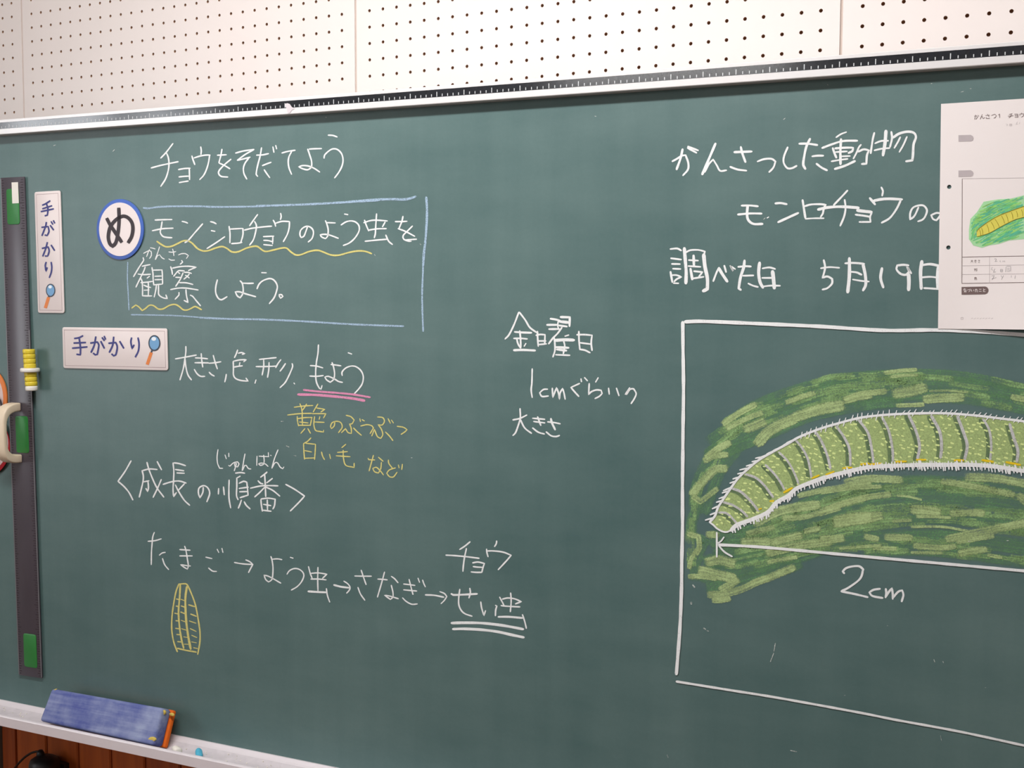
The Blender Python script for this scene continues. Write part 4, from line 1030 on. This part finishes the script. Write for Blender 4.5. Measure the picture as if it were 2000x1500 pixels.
ysq = [(682.0, 691.3, 'y'), (691.3, 700.7, 'y'), (700.7, 710, 'y'), (710, 718.8, 'y'), (718.8, 726.8, 'W'), (726.8, 736, 'y'), (736, 745, 'y'), (745, 753.6, 'y'), (753.6, 763, 'w')]
labs = ['round yellow magnet, topmost of the stack on the ruler edge', 'round yellow magnet, second from the top of the stack', 'round yellow magnet, third from the top of the stack', 'round yellow magnet resting directly on the wide white disc',
        'wide thin white disc magnet in the middle of the yellow stack', 'round yellow magnet directly under the wide white disc', 'round yellow magnet, middle one of the three below the white disc', 'round yellow magnet resting on the small white bottom magnet', 'small thick white magnet at the bottom of the yellow stack']
for (ya, yb, k), lb in zip(ysq, labs):
    yc = (ya + yb) / 2; xc = 56.3 + (yc - 686) * 0.072
    u, v1 = at(xc, ya, nm_ ); _, v2 = at(xc, yb, nm_)
    puck('round_magnet', u, v1, (v1 - v2) * .985, {'y': .0118, 'W': .0186, 'w': .0118}[k], M['magyellow' if k == 'y' else 'magwhite'], lb, nm_ if k != 'W' else nm_ + .0005)

# ------------------------------------------------------------------ figure-shaped flat magnet cut by the left frame edge
def pe(cx, cy, rx, ry, n0, n1, seg=48, a0=0, a1=360):
    P = [at(cx + rx * math.cos(math.radians(a)), cy + ry * math.sin(math.radians(a)), n1) for a in [a0 + (a1 - a0) * i / seg for i in range(seg)]]
    return slab(P[::-1], n0, n1)
fb = Base('printed_magnet', *at(-22, 870, 0), .0, 'pale pink printed magnet with orange and red rims, cut off at left edge', 'magnet')
v, f = pe(-24, 779, 37, 60, .0005, .0040); fb.add('upper_disc', v, f, M['rimorange'], bev=.0005)
v, f = pe(-25, 779, 31, 53, .0041, .0045); fb.add('upper_face', v, f, M['palepink'])
v, f = pe(-22, 872, 41, 56, .0046, .0062); fb.add('lower_disc', v, f, M['rimred'], bev=.0004)
v, f = pe(-23, 866, 39, 53, .0063, .0067); fb.add('lower_face', v, f, M['palepink'])
v, f, uv = strokes([([(-4, 776), (1, 785), (4, 795)], 5), ([(-3, 850), (3, 852)], 9), ([(-8, 886), (2, 887), (10, 884), (12, 880)], 8)], at, .0071, .7); fb.add('dark_print', v, f, M['ink'])
v, f, uv = strokes([([(0, 826), (4, 824)], 5)], at, .0071, .7); fb.add('red_print', v, f, M['rimred'])

# ------------------------------------------------------------------ worksheet held on the board
PU0, PU1 = at(1838, 203, .002), at(1832, 642, .002)
pw = .223; NU, NV = 24, 40
def pn(a, b): 
    k = min(1, max(0, (a - .05) / .6)); k = k * k * (3 - 2 * k)
    return .0024 + .011 * (b ** 3) * k
def ppos(a, b):
    u = PU0[0] * (1 - b) + PU1[0] * b + pw * a; vv = PU0[1] * (1 - b) + PU1[1] * b + a * .001
    return (u, vv, pn(a, b))
def atp(x, y, n):
    # pixel to paper (n is height above the sheet)
    nn_ = .002
    for _ in range(4):
        u, vv = at(x, y, nn_); b = (PU0[1] - vv) / (PU0[1] - PU1[1]); a = (u - PU0[0] * (1 - b) - PU1[0] * b) / pw
        nn_ = pn(max(0, min(1, a)), max(0, min(1, b))) + n
    return u, vv, nn_
ws = Base('worksheet', (PU0[0] + PU1[0]) / 2 + pw / 2, PU1[1], .0, 'white printed worksheet with a coloured caterpillar, hung at right over the writing', 'paper')
holes = []
for x, y in ((1854, 365), (1853, 483.5)):
    u, vv, _ = atp(x, y, 0); b = (PU0[1] - vv) / (PU0[1] - PU1[1]); holes.append(((u - PU0[0] * (1 - b) - PU1[0] * b) / pw, b))
hr = .0029; ha, hb = .0055 / pw, .0055 / (PU0[1] - PU1[1])
au = sorted(set([0, holes[0][0] - ha, holes[0][0] + ha, 1] + [.14 + .86 * i / NU for i in range(NU)]))
bv = sorted(set([i / NV for i in range(NV + 1)] + [h[1] + s * hb for h in holes for s in (-1, 1)]))
bv = [q for q in bv if not any(h[1] - hb + 1e-6 < q < h[1] + hb - 1e-6 for h in holes)]
V, Fc = [], []; gi = {}
def gp(a, b):
    k = (round(a, 7), round(b, 7))
    if k not in gi: gi[k] = len(V); V.append(ppos(a, b))
    return gi[k]
for i in range(len(au) - 1):
    for j in range(len(bv) - 1):
        a0, a1, b0, b1 = au[i], au[i + 1], bv[j], bv[j + 1]
        hh = [h for h in holes if a0 - 1e-6 < holes[0][0] - ha < a0 + 1e-6 and abs(b0 - (h[1] - hb)) < 1e-6]
        if hh:
            h = hh[0]; ca, cb = (a0 + a1) / 2, (b0 + b1) / 2; SG = 16; ring = []
            for s in range(SG):
                t = 2 * math.pi * (s + .5) / SG; ring.append(gp(ca + hr * math.cos(t) / pw, cb + hr * math.sin(t) / (PU0[1] - PU1[1])))
            cor = [gp(a1, b1), gp(a0, b1), gp(a0, b0), gp(a1, b0)]
            for q in range(4):
                k = q * 4
                for e in range(3): Fc.append((cor[q], ring[(k + e + 1) % SG], ring[(k + e) % SG]))
                Fc.append((cor[q], cor[(q + 1) % 4], ring[(k + 4) % SG], ring[(k + 3) % SG]))
        else: Fc.append((gp(a0, b0), gp(a1, b0), gp(a1, b1), gp(a0, b1)))
n0 = len(V); V += [(u, vv, nn_ - .0004) for u, vv, nn_ in V]; 
Fc += [tuple(i + n0 for i in g)[::-1] for g in Fc]
ws.add('paper_sheet', V, Fc, M['paper'], smooth=True)
def pstrokes(lst, h, blunt=.6, wob=.03):
    V, Fc, UV = [], [], []
    for P, w in lst:
        KS[0] += 1; hh = h + (KS[0] % 10) * .00001
        v, f, uv = ribbon(P, w, 0, lambda x, y, n: at(x, y, .002), blunt, wob)
        # re-map on to the curved sheet
        Q = []
        for (u, vv, _) in v:
            P3 = O + U * u + NN * .002 + Vector((0, 0, vv)); d = P3 - CAM
            px = 1000 + F * d.dot(RGT) / d.dot(FWD); py = 750 + F * d.dot(DWN) / d.dot(FWD)
            Q.append(atp(px, py, hh))
        k = len(V); V += Q; UV += uv; Fc += [tuple(i + k for i in g) for g in f]
    return V, Fc, UV
for hd, chars in cblock('p'):
    for ch in chars: v, f, uv = pstrokes(ch, .0002); ws.add('printed_character', v, f, M['brown'])
v, f, uv = pstrokes([([(1879.3, 349), (1878.6, 553.5)], 1.1), ([(1879, 502.3), (1920, 501.3), (2030, 499.5)], 1.1), ([(1878.6, 553.5), (2030, 551.2)], 1.1)], .0002); ws.add('printed_table', v, f, M['brown'])
v, f, uv = pstrokes([([(1879, 349), (2030, 347)], .7), ([(1879, 519), (2030, 517)], .7), ([(1879, 536), (2030, 534.5)], .7), ([(1932.5, 502), (1932.5, 553)], .6)], .0002); ws.add('printed_table', v, f, M['faint'])
# row captions 大きさ / 形 / 色, pencil notes
sm = lambda ox, oy, k, L: [([(ox + a * k, oy + b * k) for a, b in P], .7) for P in L]
OKI = [[(0, 2), (5, 2)], [(2.5, 0), (2.5, 2), (0, 6)], [(2.5, 2.5), (5, 6)]]
KI = [[(0, 1.4), (4.5, 1)], [(0, 3), (4.6, 2.6)], [(2, 0), (3.4, 4)], [(.6, 4.6), (2, 6), (4, 5.8)]]
SA = [[(0, 1.6), (4.5, 1.2)], [(1.8, 0), (3.4, 3.8)], [(.6, 4.4), (2, 6), (4, 5.8)]]
KATA = [[(0, 1), (4, 1)], [(0, 3), (4, 3)], [(1.2, 1), (.8, 6)], [(3, 1), (3, 6)], [(6.4, 0), (4.8, 1.6)], [(6.6, 2), (4.8, 3.8)], [(6.8, 4), (4.6, 6.4)]]
IRO = [[(2, 0), (0, 2)], [(2, .8), (4.4, .8), (3.6, 2)], [(.6, 2), (5, 2), (5, 3.8), (.6, 3.8)], [(2.8, 2), (2.8, 3.8)], [(.6, 2), (.6, 6), (5.6, 6), (5.6, 5)]]
v, f, uv = pstrokes(sm(1896, 507.5, .9, OKI) + sm(1903, 507.5, .9, KI) + sm(1910, 507.5, .9, SA) + sm(1902.5, 524, .9, KATA) + sm(1903, 541, .9, IRO), .0002); ws.add('printed_character', v, f, M['brown'])
pz = sm(1942, 505, 1.0, [[(0, 1), (3, 0), (4, 2), (1, 6), (6, 5)], [(12, 4), (10.5, 5), (12.5, 6.6)], [(16, 6.6), (17, 4), (18.5, 6.6), (20, 4), (21, 6.6)]])
pz += sm(1936, 522, 1.0, [[(2, 0), (0, 4), (4, 6)], [(7, 3), (4, 10), (9, 9)], [(18, 4), (22, 4), (22, 9), (18, 9), (18, 4)], [(18, 6.4), (22, 6.4)], [(29, -1), (28, 9)], [(30, -2), (38, -2), (38, 8)], [(31, 2), (36, 2)], [(31, 5), (36, 5), (36, 8), (31, 8)]])
pz += sm(1937, 538, 1.0, [[(0, 1), (5, 0), (1, 8)], [(0, 7), (9, 4)], [(18, 0), (20, 4)], [(23, 0), (19, 8)], [(38, 0), (38, 4)], [(46, 0), (45, 6)]])
v, f, uv = pstrokes(pz, .0002); ws.add('pencil_note', v, f, M['pencil'])
v, f, uv = pstrokes(sm(1965, 242, 1.0, [[(0, 0), (3, 1), (1, 4)], [(7, 0), (11, 0), (11, 4), (7, 4), (7, 0)], [(7, 2), (11, 2)], [(22, -4), (19, 1), (23, 0)], [(27, -3), (26, 0)]]) + sm(1877, 620, 1, [[(0, 0), (4, 0), (4, 4), (0, 4), (0, 0)]] + [[(20 + 5.6 * i, 2 + (i % 2)), (23 + 5.6 * i, 1)] for i in range(8)]), .0002)
ws.add('faint_print', v, f, M['faint'])
def ppoly(pts, h, m, nm):
    P = [atp(x, y, h) for x, y in pts]; return ws.add(nm, P, [tuple(range(len(P)))], M[m])
ppoly([(1878, 560.5), (1924, 559.5), (1928, 561), (1930.5, 565), (1930.5, 569), (1928, 573), (1924, 574.8), (1878, 575.6)], .0003, 'brown', 'caption_tag')
TG = [[(0, 0), (4.5, 0)], [(0, 2), (5, 2), (5, 6)], [(1, 3.6), (4, 6)], [(4, 3.6), (1, 6)], [(2, -1), (.4, 1)]]
TSU = [[(0, 2), (4, 1), (5.4, 3), (2.6, 5.6)], [(5.2, 0), (5.8, 1)]]; II = [[(0, 1), (.6, 5), (1.6, 4)], [(4.6, 1.4), (5.2, 4)]]
TA = [[(0, 1.6), (4, 1.2)], [(2, 0), (.4, 6)], [(3, 3), (5.4, 3)], [(3, 5.4), (5.4, 5.8)]]; KO = [[(.6, 1), (4.6, 1)], [(.2, 5), (5, 5.2)]]; TO = [[(1.4, 0), (2, 2.6)], [(4.6, 1.4), (1, 3.6), (1, 5.6), (5, 5.8)]]
tx = []
for i, g in enumerate((TG, TSU, II, TA, KO, TO)): tx += [(P, .95) for P, _ in sm(1882 + 7.5 * i, 564.6 - .15 * i, 1.0, g)]
v, f, uv = pstrokes(tx, .0006, .8); ws.add('caption_letters', v, f, M['paper'])
# label tags of the name and date rows at the top of the sheet
for y in (264, 333):
    ppoly([(1872, y), (1896, y - .6), (1900, y + 2), (1901.5, y + 6), (1900, y + 10), (1896, y + 12), (1872, y + 12.6)], .0003, 'faint', 'caption_tag')
# crayon caterpillar on the sheet
k5 = lambda L: [(1830 + a / 8.335, 340 + b / 8.335) for a, b in L]
ppoly(k5([(650, 620), (760, 450), (1000, 410), (1200, 400), (1417, 345), (1500, 330), (1500, 1040), (1417, 1060), (1180, 1080), (1000, 1140), (860, 1160), (730, 1200), (590, 1160), (520, 1060), (520, 900), (545, 730)]), .0002, 'cpale', 'crayon_leaf')
cr = []; rr = random.Random(5)
crayon = {'cgreen': [], 'cgreen2': [], 'cteal': []}
lp = k5([(665, 640), (770, 470), (1000, 430), (1417, 360), (1417, 1040), (1180, 1065), (1000, 1120), (740, 1180), (600, 1140), (540, 1050), (540, 900), (560, 740)])
for _ in range(700):
    x, y = rr.uniform(1893, 2000), rr.uniform(382, 482)
    if not inside(x, y, lp): continue
    l = rr.uniform(5, 13); a = -.42 + rr.uniform(-.18, .18) if x > 1908 else -1.0 + rr.uniform(-.3, .3)
    dx, dy = math.cos(a) * l, math.sin(a) * l
    if not (inside(x + dx, y + dy, lp) and inside(x - dx, y - dy, lp)): continue
    crayon[rr.choice(list(crayon))].append(([(x - dx, y - dy), (x + dx, y + dy)], rr.uniform(1.2, 2.6)))
for k, L in crayon.items():
    v, f, uv = pstrokes(L, .0004); ws.add('crayon_hatching', v, f, M[k])
ppoly(k5([(645, 940), (680, 890), (820, 785), (1000, 680), (1200, 600), (1417, 525), (1480, 510), (1480, 690), (1417, 700), (1250, 750), (1050, 850), (850, 960), (720, 1000), (650, 1020)]), .0007, 'cyellow', 'crayon_caterpillar')
cl = [(k5([(645, 940), (680, 890), (820, 785), (1000, 680), (1200, 600), (1417, 525), (1480, 510)]), 1.0), (k5([(650, 1020), (720, 1000), (850, 960), (1050, 850), (1250, 750), (1417, 700), (1480, 690)]), .8)]
for a, b, c, d in ((690, 900, 710, 1005), (725, 880, 745, 985), (810, 820, 845, 950), (880, 780, 935, 895), (945, 735, 1015, 865), (1050, 680, 1100, 805), (1120, 650, 1160, 780), (1210, 620, 1235, 735), (1290, 600, 1310, 700), (1375, 580, 1395, 680)): cl.append((k5([(a, b), ((a + c) / 2 + 8, (b + d) / 2), (c, d)]), .8))
v, f, uv = pstrokes(cl, .0009); ws.add('crayon_lines', v, f, M['cline'])

# ------------------------------------------------------------------ eraser leaning in the tray
def build_eraser():
    # four corners of the visible blue face, in board coordinates
    TLf = (*at(100, 1344.5, .045), .045); BLf = (*at(76, 1408, .0765), .0765); TRf = (*at(318, 1383, .045), .045); BRf = (*at(300, 1457, .0765), .0765)
    tn, tv = -.026, -.012          # blue body depth
    pn_, pv = -.036, -.0166        # orange pad depth
    b = Base('board_eraser', (BLf[0] + BRf[0]) / 2, BLf[1], .06, 'large blue cloth chalkboard eraser with orange pad leaning in the tray', 'eraser')
    def off(p, n, v): return (p[0], p[1] + v, p[2] + n)
    fr = [TLf, TRf, BRf, BLf]
    def prism(a, c, grow=0.0):
        V = [off(p, a[0], a[1]) for p in fr] + [off(p, c[0], c[1]) for p in fr]
        if grow:
            V = [(p[0] + (grow if i % 4 in (1, 2) else -grow), p[1], p[2]) for i, p in enumerate(V)]
        return V, [(0, 1, 2, 3), (7, 6, 5, 4)] + [(i + 4, (i + 1) % 4 + 4, (i + 1) % 4, i) for i in range(4)]
    v, f = prism((0, 0), (tn, tv)); b.add('cloth_body', v, f, M['eraser'], bev=.006, seg=4)
    v, f = prism((tn * .97, tv * .97), (pn_, pv), .0035); b.add('orange_pad', v, f, M['orange'], bev=.0035, seg=3)
    # stitched seam line
    return b, fr
eb, efr = build_eraser()
for cx, cy, rx, ry, n, ang in ((318, 1391.5, 5, 3.2, .0428, .9), (334, 1396, 4.5, 2.0, .030, .5), (295.5, 1444.5, 7.0, 4.6, .0712, 0), (105.5, 1348.5, 3.2, 1.5, .0435, -.6)):
    P = []
    for a in range(18):
        t = a * math.pi / 9; x = rx * math.cos(t) * (1 + .12 * math.sin(3 * t)); y = ry * math.sin(t); P.append(at(cx + x * math.cos(ang) - y * math.sin(ang), cy + x * math.sin(ang) + y * math.cos(ang), n + .001))
    v, f = slab(P[::-1], n - .004, n + .001); eb.add('worn_foam_patch', v, f, M['foam'], bev=.0007)

# ------------------------------------------------------------------ chalk pieces in the tray
def stick(px, py, n, length, r, yaw, mat, name, label, knob=0.7, tilt=0.0, hi=0.0):
    u, _ = at(px, py, n); vv = trayv(u, n) + r + .0012 + hi
    # keep the piece under the sight line through the pixel
    b = Base(name, u, vv - r, n, own=False); V, Fc = [], []; SG = 18; prof = [(0, r * knob), (r * .15, r * .93), (r * .5, r), (length - r * .4, r * .97), (length - r * .1, r * .86), (length, r * .62)]
    cy, sy = math.cos(yaw), math.sin(yaw)
    for l, rr_ in prof:
        for s in range(SG):
            a = 2 * math.pi * s / SG; k = 1 + .05 * math.sin(a * 3 + l * 90); x = l; y = rr_ * k * math.cos(a); z = rr_ * k * math.sin(a)
            V.append((u + x * cy - y * sy, vv + z + x * tilt, n + x * sy + y * cy))
    m = len(prof)
    for i in range(m - 1):
        for s in range(SG): Fc.append((i * SG + s, i * SG + (s + 1) % SG, (i + 1) * SG + (s + 1) % SG, (i + 1) * SG + s))
    Fc += [tuple(range(SG))[::-1], tuple(range((m - 1) * SG, m * SG))]
    return tag(b.single(name, V, Fc, mat, smooth=True), label, 'chalk', 'chalk pieces in the tray')
stick(349, 1460, .064, .020, .0078, math.radians(-150), M['chalkw'], 'chalk_piece', 'short white chalk stub in the tray beside the eraser', hi=.002)
stick(389, 1464.5, .062, .030, .0066, math.radians(-131), M['chalkb'], 'chalk_piece', 'blue chalk stub in the tray right of the white stub', knob=.92, hi=.002)
stick(369, 1468, .071, .008, .003, .2, M['chalkp'], 'chalk_piece', 'tiny pale pink chalk crumb between white and blue stubs', hi=.003)
rc = random.Random(11); V, Fc = [], []
for i in range(260):
    u = rc.uniform(.15, 1.5); n = rc.uniform(.02, .072); r = rc.uniform(.0006, .0020); vv = trayv(u, n) + .003
    if at(100, 1400, n)[0] - .05 < u < at(318, 1450, n)[0] + .02: continue
    V, Fc = join((V, Fc), ([(u + r * a, vv + r * b_, n + r * c) for a, b_, c in ((1, 0, 0), (-1, 0, 0), (0, 1, 0), (0, -1, 0), (0, 0, 1), (0, 0, -1))], [(0, 2, 4), (2, 1, 4), (1, 3, 4), (3, 0, 4), (2, 0, 5), (1, 2, 5), (3, 1, 5), (0, 3, 5)]))
o = CB.add('chalk_crumbs', V, Fc, M['chalkw']); o['kind'] = 'stuff'

# ------------------------------------------------------------------ black adapter with cord on the wainscot
c0 = wallpt(87, 1497, -.045)
ad = bpy.data.objects.new('wall_adapter', None); COL.objects.link(ad); ad.location = (c0.x, 0, c0.z)
tag(ad, 'black round adapter with a thin black cord on the wooden planks under the tray', 'adapter')
def lathe(prof, seg=28):
    V, Fc = [], []
    for z, r in prof:
        for s in range(seg): a = 2 * math.pi * s / seg; V.append((r * math.cos(a), r * math.sin(a), z))
    for i in range(len(prof) - 1):
        for s in range(seg): Fc.append((i * seg + s, i * seg + (s + 1) % seg, (i + 1) * seg + (s + 1) % seg, (i + 1) * seg + s))
    Fc += [tuple(range(seg))[::-1], tuple(range((len(prof) - 1) * seg, len(prof) * seg))]
    return V, Fc
v, f = lathe([(-.10, .030), (-.02, .034), (.006, .034), (.016, .031), (.022, .022), (.026, .012)]); v = [(x, y - .045, z) for x, y, z in v]
link('adapter_body', mesh('adapter_body', v, f, M['black'], True), ad)
v, f = lathe([(.020, .010), (.030, .0085), (.036, .005)], 16); v = [(x - .012, y - .045, z) for x, y, z in v]; link('cord_collar', mesh('cord_collar', v, f, M['black'], True), ad)
v, f = wbox(-.03, .03, -.016, .0, -.09, .0); me = bevel_me(mesh('mounting_plate', v, f, M['black']), .003); link('mounting_plate', me, ad)
v, f = wbox(.030, .105, -.050, -.038, -.030, -.006); v = [(x, y, z - (x - .03) * .22) for x, y, z in v]; link('side_bracket', bevel_me(mesh('side_bracket', v, f, M['greyarm']), .003), ad)
v, f = wbox(.100, .116, -.052, -.036, -.032, -.018); link('bracket_tip', bevel_me(mesh('bracket_tip', v, f, M['chalkp']), .003), ad)
cu_ = bpy.data.curves.new('cord', 'CURVE'); cu_.dimensions = '3D'; cu_.bevel_depth = .0026; cu_.bevel_resolution = 3
pts = [wallpt(x, y, Y) for x, y, Y in ((81, 1475, -.045), (76, 1469, -.045), (67, 1469, -.045), (54, 1475, -.042), (42, 1485, -.038), (30, 1499, -.033), (20, 1516, -.026), (12, 1545, -.018))]
sp_ = cu_.splines.new('BEZIER'); sp_.bezier_points.add(len(pts) - 1)
for p, q in zip(sp_.bezier_points, pts): p.co = q - ad.location; p.handle_left_type = p.handle_right_type = 'AUTO'
cu_.materials.append(M['cord']); ct = bpy.data.objects.new('cord_path', cu_); COL.objects.link(ct); bpy.context.view_layer.update()
cme = bpy.data.meshes.new_from_object(ct.evaluated_get(bpy.context.evaluated_depsgraph_get())); cme.name = 'cord'
bpy.data.objects.remove(ct); link('cord', cme, ad)
